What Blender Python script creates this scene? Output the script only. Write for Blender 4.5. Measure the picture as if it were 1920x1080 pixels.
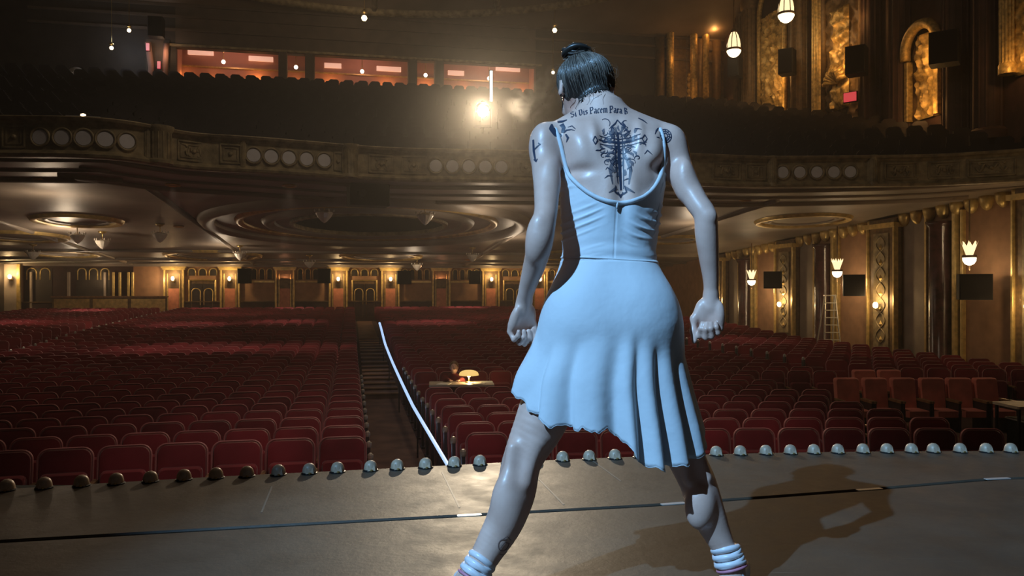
import bpy, math, random
import numpy as np
from mathutils import Vector, Matrix
for _o in list(bpy.data.objects): bpy.data.objects.remove(_o)
SC = bpy.context.scene
COL = SC.collection
PI = math.pi
random.seed(7)
rng = np.random.default_rng(11)

# ---------------------------------------------------------------- camera
F = 1500.0          # focal length in pixels of the 1920 wide frame
CZ = 0.835          # camera height above the stage
cam_d = bpy.data.cameras.new('camera'); cam_d.sensor_width = 36; cam_d.lens = 36*F/1920
cam_d.clip_end = 300; cam_d.clip_start = 0.05
cam = bpy.data.objects.new('camera', cam_d); COL.objects.link(cam)
cam.location = (0, 0, CZ); cam.rotation_euler = (PI/2, 0, 0)
SC.camera = cam

# ---------------------------------------------------------------- world, colour management
w = bpy.data.worlds.new('world'); SC.world = w; w.use_nodes = True
w.node_tree.nodes['Background'].inputs[0].default_value = (1.0, 0.80, 0.62, 1)
w.node_tree.nodes['Background'].inputs[1].default_value = 0.012
SC.view_settings.view_transform = 'Standard'; SC.view_settings.look = 'None'
SC.view_settings.gamma = 1; SC.view_settings.exposure = 0.0; SC.view_settings.use_curve_mapping = False
SC.cycles.use_denoising = True
SC.cycles.max_bounces = 5; SC.cycles.diffuse_bounces = 2; SC.cycles.glossy_bounces = 2
SC.cycles.use_adaptive_sampling = True; SC.cycles.adaptive_threshold = .02
SC.cycles.transparent_max_bounces = 12; SC.cycles.volume_bounces = 0
SC.cycles.sample_clamp_indirect = 3.0
SC.cycles.use_light_tree = True

# ---------------------------------------------------------------- house frame: s to the right, t to the back of the house
HA = math.atan2(0.1961, 0.9806)
CS, SN = math.cos(HA), math.sin(HA)
def H(s, t, z=0.0): return Vector((s*CS - t*SN, s*SN + t*CS, z))
def ray(x, y): return ((x-960)/F, (540-y)/F)
def back(x, y, t):            # where a sight line meets the plane t = const -> (s, z)
    dx, dz = ray(x, y); Z = t/(CS - SN*dx)
    return Z*(CS*dx + SN), CZ + Z*dz
def side(x, y, s):            # where a sight line meets the plane s = const -> (t, z)
    dx, dz = ray(x, y); Z = s/(CS*dx + SN)
    return Z*(CS - SN*dx), CZ + Z*dz

# ---------------------------------------------------------------- lights
def spot(name, loc, aim, power, color, cone, blend, radius):
    d = bpy.data.lights.new(name, 'SPOT'); d.energy = power; d.color = color
    d.spot_size = math.radians(cone); d.spot_blend = blend; d.shadow_soft_size = radius
    o = bpy.data.objects.new(name, d); COL.objects.link(o); o.location = loc
    o.rotation_euler = (Vector(aim)-Vector(loc)).to_track_quat('-Z', 'Y').to_euler()
    return o
def bulb(name, loc, power, color=(1, .62, .28), radius=.05, parent=None):
    d = bpy.data.lights.new(name, 'POINT'); d.energy = power; d.color = color; d.shadow_soft_size = radius
    o = bpy.data.objects.new(name, d); COL.objects.link(o); o.location = loc
    if parent is not None: o.parent = parent
    return o
# cool lantern on the bridge behind and left of the camera (lights the dancer), the follow spot on the balcony,
# and the work lights over the stage that spill onto the first rows
KEY = (0.29, 0.60, 1.0)
spot('stage_lantern_light', (-4.55, -2.55, 7.2), (0.45, 2.6, 0.45), 5300, KEY, 22, .6, .05)
FOLLOW = (905, 207, 23.5)
fl = Vector(((FOLLOW[0]-960)/F*FOLLOW[2], FOLLOW[2], CZ+(540-FOLLOW[1])/F*FOLLOW[2]))
spot('follow_spot_light', fl + Vector((0, -.62, -.08)), (0.3, 2.6, .4), 4300, (1, .80, .55), 44, .8, .16)
spot('stage_work_light', (0.4, 3.4, 5.6), (-0.2, 8.5, -1.0), 340, (1, .84, .80), 64, .7, .08)
# ---------------------------------------------------------------- mesh builder
class MB:
    def __init__(self): self.v = []; self.f = []
    def add(self, vs, fs):
        n = len(self.v); self.v += [tuple(p) for p in vs]; self.f += [tuple(i+n for i in q) for q in fs]; return self
    def box(self, x0, x1, y0, y1, z0, z1):
        return self.add([(x0,y0,z0),(x1,y0,z0),(x1,y1,z0),(x0,y1,z0),(x0,y0,z1),(x1,y0,z1),(x1,y1,z1),(x0,y1,z1)],
                        [(0,3,2,1),(4,5,6,7),(0,1,5,4),(1,2,6,5),(2,3,7,6),(3,0,4,7)])
    def cbox(self, x0, x1, y0, y1, z0, z1, c=.01):      # box with chamfered long edges (prism along z plus caps)
        c = min(c, (x1-x0)/2.01, (y1-y0)/2.01)
        p = [(x0+c,y0),(x1-c,y0),(x1,y0+c),(x1,y1-c),(x1-c,y1),(x0+c,y1),(x0,y1-c),(x0,y0+c)]
        return self.prism(p, z0, z1)
    def prism(self, poly, z0, z1):
        n = len(poly)
        return self.add([(x,y,z0) for x,y in poly]+[(x,y,z1) for x,y in poly],
                        [tuple(range(n))[::-1], tuple(range(n,2*n))]+[(i,(i+1)%n,n+(i+1)%n,n+i) for i in range(n)])
    def slab(self, poly, y0, y1):                        # polygon in x,z extruded in y
        n = len(poly)
        return self.add([(x,y0,z) for x,z in poly]+[(x,y1,z) for x,z in poly],
                        [tuple(range(n)), tuple(range(n,2*n))[::-1]]+[(i,n+i,n+(i+1)%n,(i+1)%n) for i in range(n)])
    def lathe(self, prof, seg=16, c=(0,0,0), axis='z', a0=0, a1=2*PI, cap=True):
        full = abs(a1-a0-2*PI) < 1e-6; m = seg if full else seg+1
        vs, fs = [], []
        for r, z in prof:
            for k in range(m):
                a = a0+(a1-a0)*k/seg
                p = (r*math.cos(a), r*math.sin(a), z)
                if axis == 'y': p = (p[0], -p[2], p[1])
                if axis == 'x': p = (p[2], p[0], p[1])
                vs.append((p[0]+c[0], p[1]+c[1], p[2]+c[2]))
        for i in range(len(prof)-1):
            for k in range(seg):
                a, b = i*m+k, i*m+(k+1)%m
                fs.append((a, b, b+m, a+m))
        if full and cap:
            if prof[0][0] > 1e-5: fs.append(tuple(range(m))[::-1])
            if prof[-1][0] > 1e-5: fs.append(tuple(range((len(prof)-1)*m, len(prof)*m)))
        return self.add(vs, fs)
    def tube(self, pts, r, seg=6, closed=False):
        pts = [Vector(p) for p in pts]; n = len(pts)
        rr = r if hasattr(r, '__len__') else [r]*n
        vs, fs = [], []; up = Vector((0,0,1)); pn = None
        for i, p in enumerate(pts):
            if closed: d = pts[(i+1)%n]-pts[i-1]
            else: d = pts[min(i+1,n-1)]-pts[max(i-1,0)]
            d.normalize()
            if pn is None:
                q = up if abs(d.dot(up)) < .95 else Vector((1,0,0)); pn = d.cross(q).normalized()
            else:
                pn = (pn-d*pn.dot(d)).normalized()
            b = d.cross(pn)
            for k in range(seg):
                a = 2*PI*k/seg; vs.append(p+(pn*math.cos(a)+b*math.sin(a))*rr[i])
        for i in range(n if closed else n-1):
            for k in range(seg):
                a, b_ = i*seg+k, i*seg+(k+1)%seg
                j = (i+1)%n
                fs.append((a, b_, j*seg+(k+1)%seg, j*seg+k))
        if not closed: fs += [tuple(range(seg))[::-1], tuple(range((n-1)*seg, n*seg))]
        return self.add(vs, fs)
    def grid(self, fn, nu, nv, wrap=False):
        vs = [fn(i/(nu if wrap else nu-1), j/(nv-1)) for j in range(nv) for i in range(nu)]
        fs = []
        for j in range(nv-1):
            for i in range(nu if wrap else nu-1):
                a = j*nu+i; b = j*nu+(i+1)%nu; fs.append((a,b,b+nu,a+nu))
        return self.add(vs, fs)
    def mesh(self, name, mat, smooth=False):
        me = bpy.data.meshes.new(name); me.from_pydata(self.v, [], self.f)
        if mat: me.materials.append(mat)
        if smooth: me.polygons.foreach_set('use_smooth', [True]*len(me.polygons))
        me.update(); return me
    def build(self, name, mat, parent=None, smooth=False, loc=None, rz=None):
        o = bpy.data.objects.new(name, self.mesh(name, mat, smooth)); COL.objects.link(o)
        if parent is not None: o.parent = parent
        if loc is not None: o.location = loc
        if rz is not None: o.rotation_euler.z = rz
        return o
def autosmooth(o, ang=40):
    me = o.data; me.polygons.foreach_set('use_smooth', [True]*len(me.polygons))
    me.set_sharp_from_angle(angle=math.radians(ang)); return o
def tag(o, label=None, cat=None, group=None, kind=None):
    if label: o['label'] = label
    if cat: o['category'] = cat
    if group: o['group'] = group
    if kind: o['kind'] = kind
    return o
def thing(name, label, cat, loc, rz=HA, group=None):
    o = bpy.data.objects.new(name, None); COL.objects.link(o); o.empty_display_size = .1
    o.location = loc; o.rotation_euler.z = rz
    return tag(o, label, cat, group)
def struct(name, mb, mat, smooth=False, loc=None, rz=None, label=None):
    o = mb.build(name, mat, None, smooth, loc, rz); o['kind'] = 'structure'
    if label: o['label'] = label
    return o
def dup(root, loc, rz, label, group=None):
    r = root.copy(); COL.objects.link(r); r.location = loc; r.rotation_euler.z = rz; r['label'] = label
    if group: r['group'] = group
    for ch in list(root.children):
        c = ch.copy(); COL.objects.link(c); c.parent = r
        for g in ch.children:
            d = g.copy(); COL.objects.link(d); d.parent = c
    return r
ORD = ['zeroth','first','second','third','fourth','fifth','sixth','seventh','eighth','ninth','tenth','eleventh','twelfth',
       'thirteenth','fourteenth','fifteenth','sixteenth','seventeenth','eighteenth','nineteenth','twentieth']
ORD += ['twenty-'+q for q in ORD[1:10]]+['thirtieth']+['thirty-'+q for q in ORD[1:10]]+['fortieth']+['forty-'+q for q in ORD[1:10]]

# ---------------------------------------------------------------- materials
def mat(name, col, rough=.6, metal=0.0, var=0.0, vscale=4.0, bump=0.0, bscale=30.0, emit=None, spec=.5, sheen=0.0, coat=0.0, bdist=.01, coords='Object'):
    m = bpy.data.materials.new(name); m.use_nodes = True
    nt = m.node_tree; b = nt.nodes['Principled BSDF']
    b.inputs['Base Color'].default_value = (*col, 1); b.inputs['Roughness'].default_value = rough
    b.inputs['Metallic'].default_value = metal; b.inputs['Specular IOR Level'].default_value = spec
    if sheen: b.inputs['Sheen Weight'].default_value = sheen
    if coat: b.inputs['Coat Weight'].default_value = coat; b.inputs['Coat Roughness'].default_value = .15
    if emit:
        b.inputs['Emission Color'].default_value = (*emit[0], 1); b.inputs['Emission Strength'].default_value = emit[1]
    if var or bump: 
        tc = nt.nodes.new('ShaderNodeTexCoord')
        src = tc.outputs['Object']
        if coords == 'World':
            g = nt.nodes.new('ShaderNodeNewGeometry'); src = g.outputs['Position']
    if var:
        n = nt.nodes.new('ShaderNodeTexNoise'); n.inputs['Scale'].default_value = vscale; n.inputs['Detail'].default_value = 4
        nt.links.new(src, n.inputs['Vector'])
        r = nt.nodes.new('ShaderNodeValToRGB')
        r.color_ramp.elements[0].position = .3; r.color_ramp.elements[1].position = .7
        r.color_ramp.elements[0].color = (*[c*(1-var) for c in col], 1); r.color_ramp.elements[1].color = (*[min(1, c*(1+var)) for c in col], 1)
        nt.links.new(n.outputs['Fac'], r.inputs['Fac']); nt.links.new(r.outputs['Color'], b.inputs['Base Color'])
    if bump:
        n = nt.nodes.new('ShaderNodeTexNoise'); n.inputs['Scale'].default_value = bscale; n.inputs['Detail'].default_value = 3
        nt.links.new(src, n.inputs['Vector'])
        k = nt.nodes.new('ShaderNodeBump'); k.inputs['Strength'].default_value = bump; k.inputs['Distance'].default_value = bdist
        nt.links.new(n.outputs['Fac'], k.inputs['Height']); nt.links.new(k.outputs['Normal'], b.inputs['Normal'])
    return m
def glow(name, col, strength):
    return mat(name, (.8,.8,.8), .5, emit=(col, strength))
M = dict(
    plaster = mat('soffit_plaster', (.29,.245,.205), .47, var=.30, vscale=.5, bump=.25, bscale=8, bdist=.02, coords='World'),
    ceiling = mat('ceiling_plaster', (.20,.15,.11), .7, var=.3, vscale=.4, coords='World'),
    gold = mat('gilded_plaster', (.50,.34,.12), .42, .35, var=.45, vscale=9, bump=.5, bscale=40, coords='World'),
    goldtrim = mat('gilt_trim', (.62,.45,.17), .38, .45, var=.25, vscale=6, coords='World'),
    oldgold = mat('aged_gilt_fascia', (.26,.20,.11), .55, .15, var=.45, vscale=5, bump=.5, bscale=25, coords='World'),
    bronze = mat('dark_gilt', (.16,.10,.045), .5, .2, var=.4, vscale=6, bump=.4, bscale=25, coords='World'),
    peach = mat('peach_wall_fabric', (.36,.20,.11), .8, var=.15, vscale=3, bump=.15, bscale=90, coords='World'),
    greyp = mat('grey_wall_panel', (.33,.27,.22), .7, var=.15, vscale=2, coords='World'),
    maroon = mat('maroon_marble', (.07,.028,.026), .22, var=.5, vscale=5, coords='World'),
    dark = mat('dark_wall', (.035,.026,.020), .7, var=.3, vscale=2, coords='World'),
    darkred = mat('dark_red_wall', (.045,.020,.016), .75, var=.35, vscale=4, coords='World'),
    door = mat('dark_door_leaf', (.035,.024,.018), .4, var=.2, vscale=4, coords='World'),
    salmon = mat('salmon_wall', (.46,.24,.18), .75, var=.12, vscale=1.5, coords='World'),
    black = mat('black_equipment', (.005,.005,.006), .7, spec=.25),
    grille = mat('speaker_grille', (.006,.006,.007), .9, spec=.15, bump=.6, bscale=200, bdist=.004),
    blackmetal = mat('black_metal', (.02,.02,.022), .4, .6),
    brass = mat('brass', (.62,.45,.18), .3, .9),
    steel = mat('footlight_steel', (.50,.37,.26), .45, .05, var=.25, vscale=20),
    alu = mat('ladder_aluminium', (.62,.60,.56), .4, .5),
    carpet = mat('dark_red_carpet', (.050,.020,.018), .95, var=.3, vscale=3, bump=.3, bscale=120, coords='World'),
    aisle = mat('aisle_carpet', (.16,.085,.055), .9, var=.35, vscale=2.5, bump=.3, bscale=90, coords='World'),
    disc = mat('pale_roundel', (.62,.60,.62), .6, var=.06, vscale=6, coords='World'),
    redseat = mat('red_plush', (.245,.022,.030), .72, var=.42, vscale=1.3, bump=.15, bscale=120, sheen=.35, coords='World', spec=.3),
    piping = mat('pink_piping', (.50,.19,.18), .55, var=.3, vscale=1.7, coords='World'),  # pale trim, with the rim highlights lifted into its colour
    orangeseat = mat('brightened_orange_red_plush', (.78,.22,.16), .75, var=.3, vscale=2.5, sheen=.3, coords='World', spec=.3),  # colour brightened in place of the light on these seats
    wood = mat('varnished_wood', (.30,.17,.08), .35, var=.3, vscale=8),
    iron = mat('seat_iron', (.06,.05,.05), .5, .4),
    paleend = mat('pale_painted_iron', (.42,.36,.28), .45, .2),
    bulbwarm = glow('warm_bulb', (1,.74,.42), 4.5),
    bulbwhite = glow('white_bulb', (1,.86,.62), 4),
    lanternglass = glow('lantern_glass', (1,.72,.38), 1.5),
    crystal = mat('crystal_drops', (.75,.70,.62), .15, spec=.9),
    exitred = glow('exit_sign_red', (1,.012,.07), .55),
    lens = glow('follow_spot_lens', (1,.82,.56), 180),
    ledstrip = glow('aisle_light_strip', (.40,.62,1), 1.05),
    blueglow = glow('aisle_end_glow', (.50,.66,1), 1.1),  # painted glow for the bluish light caught by the aisle ends
)
# ================================================================ STAGE
_ex = np.array([-7,-4,-2.126,-1.738,-1.325,-.781,-.326,.103,.967,1.746,2.574,4.5,7.0])
_ey = np.array([1.95,2.80,3.322,3.43,3.548,3.662,3.761,3.878,4.027,4.093,4.107,4.02,3.62])
def edge_y(x): return float(np.interp(x, _ex, _ey))
xs = np.linspace(-7, 7, 90)
_k = np.exp(-np.linspace(-2,2,9)**2); _k /= _k.sum()
_es = np.convolve(np.pad([edge_y(x) for x in xs], 4, mode='edge'), _k, 'valid')
def edge(x): return float(np.interp(x, xs, _es))
def seam(x): return float(np.interp(x, [-7,-.965,.522,1.0,1.53,2.105,7], [1.55,2.783,3.07,3.19,3.33,3.50,4.0]))
def stage_mat():
    m = bpy.data.materials.new('scuffed_stage_floor'); m.use_nodes = True; nt = m.node_tree; L = nt.links.new
    b = nt.nodes['Principled BSDF']; g = nt.nodes.new('ShaderNodeNewGeometry')
    def noise(scale, detail=4, rough=.6, stretch=None, rot=0):
        n = nt.nodes.new('ShaderNodeTexNoise'); n.inputs['Scale'].default_value = scale; n.inputs['Detail'].default_value = detail; n.inputs['Roughness'].default_value = rough
        mp = nt.nodes.new('ShaderNodeMapping'); L(g.outputs['Position'], mp.inputs['Vector'])
        if stretch: mp.inputs['Scale'].default_value = stretch; mp.inputs['Rotation'].default_value = (0,0,rot)
        L(mp.outputs['Vector'], n.inputs['Vector']); return n
    def ramp(n, p0, p1, c0, c1):
        r = nt.nodes.new('ShaderNodeValToRGB'); r.color_ramp.elements[0].position = p0; r.color_ramp.elements[1].position = p1
        r.color_ramp.elements[0].color = c0; r.color_ramp.elements[1].color = c1; L(n.outputs['Fac'], r.inputs['Fac']); return r
    base = ramp(noise(2.2, 6, .65), .3, .72, (.050,.034,.023,1), (.090,.063,.043,1))
    s1 = ramp(noise(9, 3, .6, (.25,6,1), .35), .66, .72, (0,0,0,1), (1,1,1,1))
    s2 = ramp(noise(14, 2, .6, (.2,7,1), -.9), .70, .74, (0,0,0,1), (1,1,1,1))
    mx = nt.nodes.new('ShaderNodeMixRGB'); mx.blend_type = 'LIGHTEN'; mx.inputs[0].default_value = 1; L(s1.outputs[0], mx.inputs[1]); L(s2.outputs[0], mx.inputs[2])
    pt = ramp(noise(3.1, 2), .5, .62, (0,0,0,1), (.5,.5,.5,1))
    ml = nt.nodes.new('ShaderNodeMixRGB'); ml.blend_type = 'MULTIPLY'; ml.inputs[0].default_value = 1; L(mx.outputs[0], ml.inputs[1]); L(pt.outputs[0], ml.inputs[2])
    c = nt.nodes.new('ShaderNodeMixRGB'); L(ml.outputs[0], c.inputs[0]); L(base.outputs[0], c.inputs[1]); c.inputs[2].default_value = (.18,.15,.12,1)
    L(c.outputs[0], b.inputs['Base Color'])
    rr = ramp(noise(5, 5, .7), .3, .75, (.43,.43,.43,1), (.60,.60,.60,1)); L(rr.outputs[0], b.inputs['Roughness'])
    b.inputs['Specular IOR Level'].default_value = .45
    bp = nt.nodes.new('ShaderNodeBump'); bp.inputs['Strength'].default_value = .22; bp.inputs['Distance'].default_value = .006
    L(noise(26, 4, .7).outputs['Fac'], bp.inputs['Height']); L(bp.outputs['Normal'], b.inputs['Normal'])
    return m
M['stage'] = stage_mat()
def sheet(lo, hi, z0, z1, lip=.006):                     # floor panel with small rounded long edges
    mb = MB(); n = len(xs); rows = []
    for f, d, z in ((lo,0,z0),(lo,0,z1-lip),(lo,lip,z1),(hi,-lip,z1),(hi,0,z1-lip),(hi,0,z0)):
        rows.append([(x, f(x)+d, z) for x in xs])
    vs = [p for r in rows for p in r]; m = len(rows)
    fs = [(j*n+i, j*n+i+1, (j+1)*n+i+1, (j+1)*n+i) for j in range(m-1) for i in range(n-1)]
    fs += [((m-1)*n+i, (m-1)*n+i+1, i+1, i) for i in range(n-1)]
    fs += [tuple(j*n for j in range(m))[::-1], tuple(j*n+n-1 for j in range(m))]
    return mb.add(vs, fs)
stage = struct('floor', sheet(lambda x: -5.0, lambda x: seam(x)-.014, -.08, 0), M['stage'], label='dark scuffed stage floor')
autosmooth(stage, 15)
MB().box(-7, 7, 1.0, 4.2, -.30, -.2).build('sub_floor', M['black'], stage)
o = sheet(lambda x: seam(x)+.014, edge, -.08, 0).build('floor_panel', M['stage'], stage); autosmooth(o, 15)
mb = MB(); n = len(xs)
mb.add([(x, edge(x)-.05, -.08) for x in xs]+[(x, edge(x)-.05, -1.9) for x in xs], [(i, i+n, i+n+1, i+1) for i in range(n-1)])
struct('trim_1', mb, M['dark'], label='dark apron wall under the stage edge')
M['joint'] = mat('worn_floor_joint', (.16,.13,.10), .5)
def floor_line(s_, t0, t1, wd):
    MB().box(-wd/2, wd/2, 0, t1-t0, 0, .0008).build('floor_joint', M['joint'], stage, loc=H(s_, t0, 0), rz=HA)
for s_, t0, t1 in ((.40,3.02,3.62),(.80,2.98,3.70),(1.14,3.30,3.80),(-.33,3.10,3.50)): floor_line(s_, t0, t1, .007)
for px_, w_ in ((880,.09),(1262,.10),(1630,.12),(1870,.12)):  # thin metal strips added for the glints along the seam
    x_ = 0
    for _ in range(30): x_ = (px_-960)/F*seam(x_)
    MB().cbox(-w_/2, w_/2, -.012, .012, 0, .003, .004).build('seam_glint', M['alu'], stage, loc=(x_, seam(x_), -.001), rz=math.atan((seam(x_+.05)-seam(x_-.05))/.1))
# footlight hoods along the stage edge
fx = [13,83,153,218,282,345,405,463,522,580,633,695,745,798,852,900,953,1005,1055,1105,1153,1200,1247,1296,1343,1388,1436,1482,1526,1571,1618,1663,1709,1750,1800,1849,1895]
def edge_px(px):
    lo, hi = -6, 6
    for _ in range(40):
        x = (lo+hi)/2
        if 960+F*x/(edge(x)-.03) < px: lo = x
        else: hi = x
    return x, edge(x)-.03
hood = MB().lathe([(.0,.046),(.011,.0445),(.021,.038),(.027,.029),(.030,.018),(.031,.009),(.031,.004)], 20)
hood.add([(0.0,-.035,.004),(.018,-.032,.004),(-.018,-.032,.004),(0,-.016,.042),(.014,-.025,.028),(-.014,-.025,.028)], [(0,4,3),(0,3,5),(0,1,4),(0,5,2)])
basep = MB().lathe([(.036,0),(.036,.004),(.030,.007)], 20); nut = MB().lathe([(.006,0),(.006,.006),(0,.008)], 8, (0,-.034,.004))
root = None
for i, px in enumerate(fx):
    x, y = edge_px(px); a = math.atan2(x, y)
    side_w = 'counting from the left'
    lab = f'steel footlight hood on the stage edge, {ORD[i+1]} from the left end'
    rz = -a*.2 + .25
    if root is None:
        root = thing('footlight', lab, 'footlight', (x, y, 0), rz, 'footlight hoods along the stage edge')
        autosmooth(hood.build('hood', M['steel'], root), 60); autosmooth(basep.build('base_plate', M['blackmetal'], root)); nut.build('screw', M['brass'], root)
    else: dup(root, (x, y, 0), rz, lab)

# ================================================================ HOUSE FLOOR
def z_top(t): return float(np.interp(t, [6,8,13,19,24,28,36,46], [-.72,-.72,-.83,-.80,-.75,-.55,-.33,-.12]))
def z_flo(t): return z_top(t)-.92
SL, SR, TB = -17.6, 18.6, 46.0
mb = MB(); ts = [3.0,6,8,10.5,13,16,19,21.5,24,26,28,32,36,41,46]
mb.add([H(s, t, z_flo(t)) for t in ts for s in (SL, SR)], [(2*i, 2*i+1, 2*i+3, 2*i+2) for i in range(len(ts)-1)])
hf = struct('floor_1', mb, M['carpet'], label='dark red carpeted auditorium floor')
# centre aisle runner and its steps, the two side aisles
def runner(s0, s1, t0, t1, m):
    mb = MB(); tt = np.linspace(t0, t1, 30)
    mb.add([H(s, t, z_flo(t)+.012) for t in tt for s in (s0, s1)], [(2*i, 2*i+1, 2*i+3, 2*i+2) for i in range(len(tt)-1)])
    mb.build('aisle_runner', m, hf)
runner(.28, 1.08, 4.2, 45.9, M['aisle']); runner(-9.6, -8.7, 4.2, 45.5, M['aisle']); runner(9.6, 10.5, 4.2, 45.5, M['aisle'])
M['stepedge'] = mat('step_nosing', (.42,.24,.13), .6, var=.2, vscale=3, coords='World')
for k in range(16):
    t = 18.6+k*.95; z = z_flo(t)
    MB().box(.28, 1.08, 0, .62, -.02, .13).build('aisle_step', M['aisle'], hf, loc=H(0, t, z), rz=HA)
    MB().box(.28, 1.08, -.02, .045, .125, .155).build('step_nosing', M['stepedge'], hf, loc=H(0, t, z), rz=HA)

# ================================================================ SEATS
def round_rect(wd, z0, z1, r, n=5, rb=.03):
    p = []
    for cx, cz, a0, rr in ((wd/2-r, z1-r, 0, r), (-wd/2+r, z1-r, PI/2, r), (-wd/2+rb, z0+rb, PI, rb), (wd/2-rb, z0+rb, 1.5*PI, rb)):
        m = n if rr == r else 2
        for k in range(m+1):
            a = a0+PI/2*k/m; p.append((cx+rr*math.cos(a), cz+rr*math.sin(a)))
    return p
def lean(p, k=.14, z0=.30): return (p[0], p[1]+(p[2]-z0)*k + .22*p[0]*p[0]*0, p[2])
def bow(p): return (p[0], p[1]-.30*p[0]*p[0], p[2])
def seat_meshes(wd):
    out = round_rect(wd, .30, .92, .095)
    inn = round_rect(wd-.036, .318, .902, .08)
    n = len(out); b = MB()
    vs = [bow(lean((x, .0, z))) for x, z in inn]+[bow(lean((x, -.016, .30+(z-.30)*.985+.003)))for x, z in [(q[0]*.90, .61+(q[1]-.61)*.90) for q in inn]]+[bow(lean((x, .05, z))) for x, z in out]
    b.add(vs, [tuple(range(n, 2*n))[::-1], tuple(range(2*n, 3*n))]+[(i,n+i,n+(i+1)%n,(i+1)%n) for i in range(n)]+[(i,(i+1)%n,2*n+(i+1)%n,2*n+i) for i in range(n)])
    p = MB().tube([bow(lean((x, .008, z))) for x, z in out], .0105, 6, True)
    c = MB(); ins = round_rect(wd-.07, .33, .70, .05, 3, .05); m = len(ins)       # tip-up cushion, folded against the back
    c.add([bow(lean((x, -.085, z), .10, .33)) for x, z in [(q[0]*.93, .5+(q[1]-.5)*.92) for q in ins]]+[bow(lean((x, -.06, z), .10, .33)) for x, z in ins]+[bow(lean((x, -.018, z), .12, .33)) for x, z in ins],
          [tuple(range(m))]+[(i,(i+1)%m,m+(i+1)%m,m+i) for i in range(m)]+[(m+i,m+(i+1)%m,2*m+(i+1)%m,2*m+i) for i in range(m)])
    arm = MB().cbox(-.022, .022, -.30, .06, .585, .612, .008)
    std = MB().slab([(-.0,0)]*0 or [(.0,.0)], 0, 0) if False else MB()
    std.slab([(-.011,.0),(.011,.0),(.011,.59),(-.011,.59)], -.12, .05); std.slab([(-.014,.0),(.014,.0),(.014,.02),(-.014,.02)], -.2, .1)
    return b, p, c, arm, std
def make_seat(wd, red, label, loc, rz, group, side_):
    r = thing('theatre_seat', label, 'seat', loc, rz, group)
    b, p, c, arm, std = seat_meshes(wd)
    autosmooth(b.build('backrest', red, r), 35); autosmooth(p.build('piping', M['piping'], r), 60); autosmooth(c.build('seat_cushion', red, r), 35)
    sx = side_
    arm.build('armrest', M['wood'], r, loc=(sx*(wd/2+.016), 0, 0)); std.build('standard', M['iron'], r, loc=(sx*(wd/2+.016), 0, 0))
    return r
NROW = 45
def row_t(i, s): return 8.5+.8*i-.0178*(1-i/NROW)*(s+.5)**2
def row_rz(i, s): return HA+math.atan(2*.0178*(1-i/NROW)*(s+.5))*-1
cand = []                                            # (depth, block, row, index, s, t)
right_lim = [7.05, 7.0, 6.85, 6.9, 7.2, 7.5, 7.2, 7.4, 7.4]
for i in range(NROW):
    for block, s0, ds, n in (('lc', -.10, -.525, 17), ('rc', 1.42, .488, 17), ('l', -9.9, -.525, 12), ('r', 10.85, .50, 8)):
        for k in range(n):
            s = s0+ds*k
            if block == 'rc' and i < 9 and s > right_lim[i]: continue
            if block == 'r' and i < 10: continue
            if block == 'l' and i < 4: continue
            t = row_t(i, s); p = H(s, t); px = 960+F*p.x/p.y
            if 1.1 < s < 2.9 and 6.5 < i < 8.5: continue     # where the production desk stands
            cand.append((p.y, block, i, k, s, t, px))
near = sorted([c for c in cand if -45 < c[6] < 1965])[:285]
far = [c for c in cand if c not in set(near)]
protos = {}
where = {'lc': 'left of the center aisle', 'rc': 'right of the center aisle', 'l': 'in the far left block', 'r': 'in the far right block'}
for Z, block, i, k, s, t, px in near:
    rown = 'front row' if i == 0 else f'{ORD[i+1]} row' if i < 19 else f'row {i+1}'
    lab = f'red plush theatre seat, {rown} {where[block]}, {ORD[k+1]} seat from that aisle'
    loc = H(s, t, z_flo(t)); rz = row_rz(i, s)
    grp = 'theatre seats '+where[block]
    key = 'L' if block in 'lc' else 'R'
    if key not in protos: protos[key] = make_seat(.485 if key == 'L' else .452, M['redseat'], lab, loc, rz, grp, -1 if key == 'L' else 1)
    else: dup(protos[key], loc, rz, lab, grp)
# aisle-end standards with pale caps, beside the centre aisle
# the seats too far away to pick apart
mb = MB()
oo = round_rect(.47, .30, .92, .09, 3); n = len(oo)
ci = round_rect(.42, .33, .68, .05, 1, .05); m = len(ci)
for Z, block, i, k, s, t, px in far:
    if not (-150 < px < 2070): continue
    B = H(s, t, z_flo(t)); a = row_rz(i, s); ca, sa = math.cos(a), math.sin(a)
    def W(p): return (B.x+p[0]*ca-p[1]*sa, B.y+p[0]*sa+p[1]*ca, B.z+p[2])
    jx = rng.uniform(-.02, .02)
    vs = [W(lean((x, jx, z))) for x, z in oo]+[W(lean((x, jx+.06, z))) for x, z in oo]+[W(lean((x, jx-.08, z), .1, .33)) for x, z in ci]+[W(lean((x, jx, z), .1, .33)) for x, z in ci]
    mb.add(vs, [tuple(range(n)), tuple(range(n,2*n))[::-1]]+[(j,n+j,n+(j+1)%n,(j+1)%n) for j in range(n)]+[tuple(range(2*n,2*n+m))]+[(2*n+j,2*n+m+j,2*n+m+(j+1)%m,2*n+(j+1)%m) for j in range(m)])
    mb.add([W((x,y,.60)) for x,y in ((.22,-.3),(.26,-.3),(.26,.05),(.22,.05))]+[W((x,y,.0)) for x,y in ((.23,-.25),(.25,-.25),(.25,.05),(.23,.05))], [(0,1,2,3),(0,4,5,1),(1,5,6,2),(3,7,4,0)])
o = mb.build('distant_seat_rows', M['redseat']); tag(o, 'dark red seat rows stretching back to the rear wall', 'seats', kind='stuff'); autosmooth(o, 35)
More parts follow.
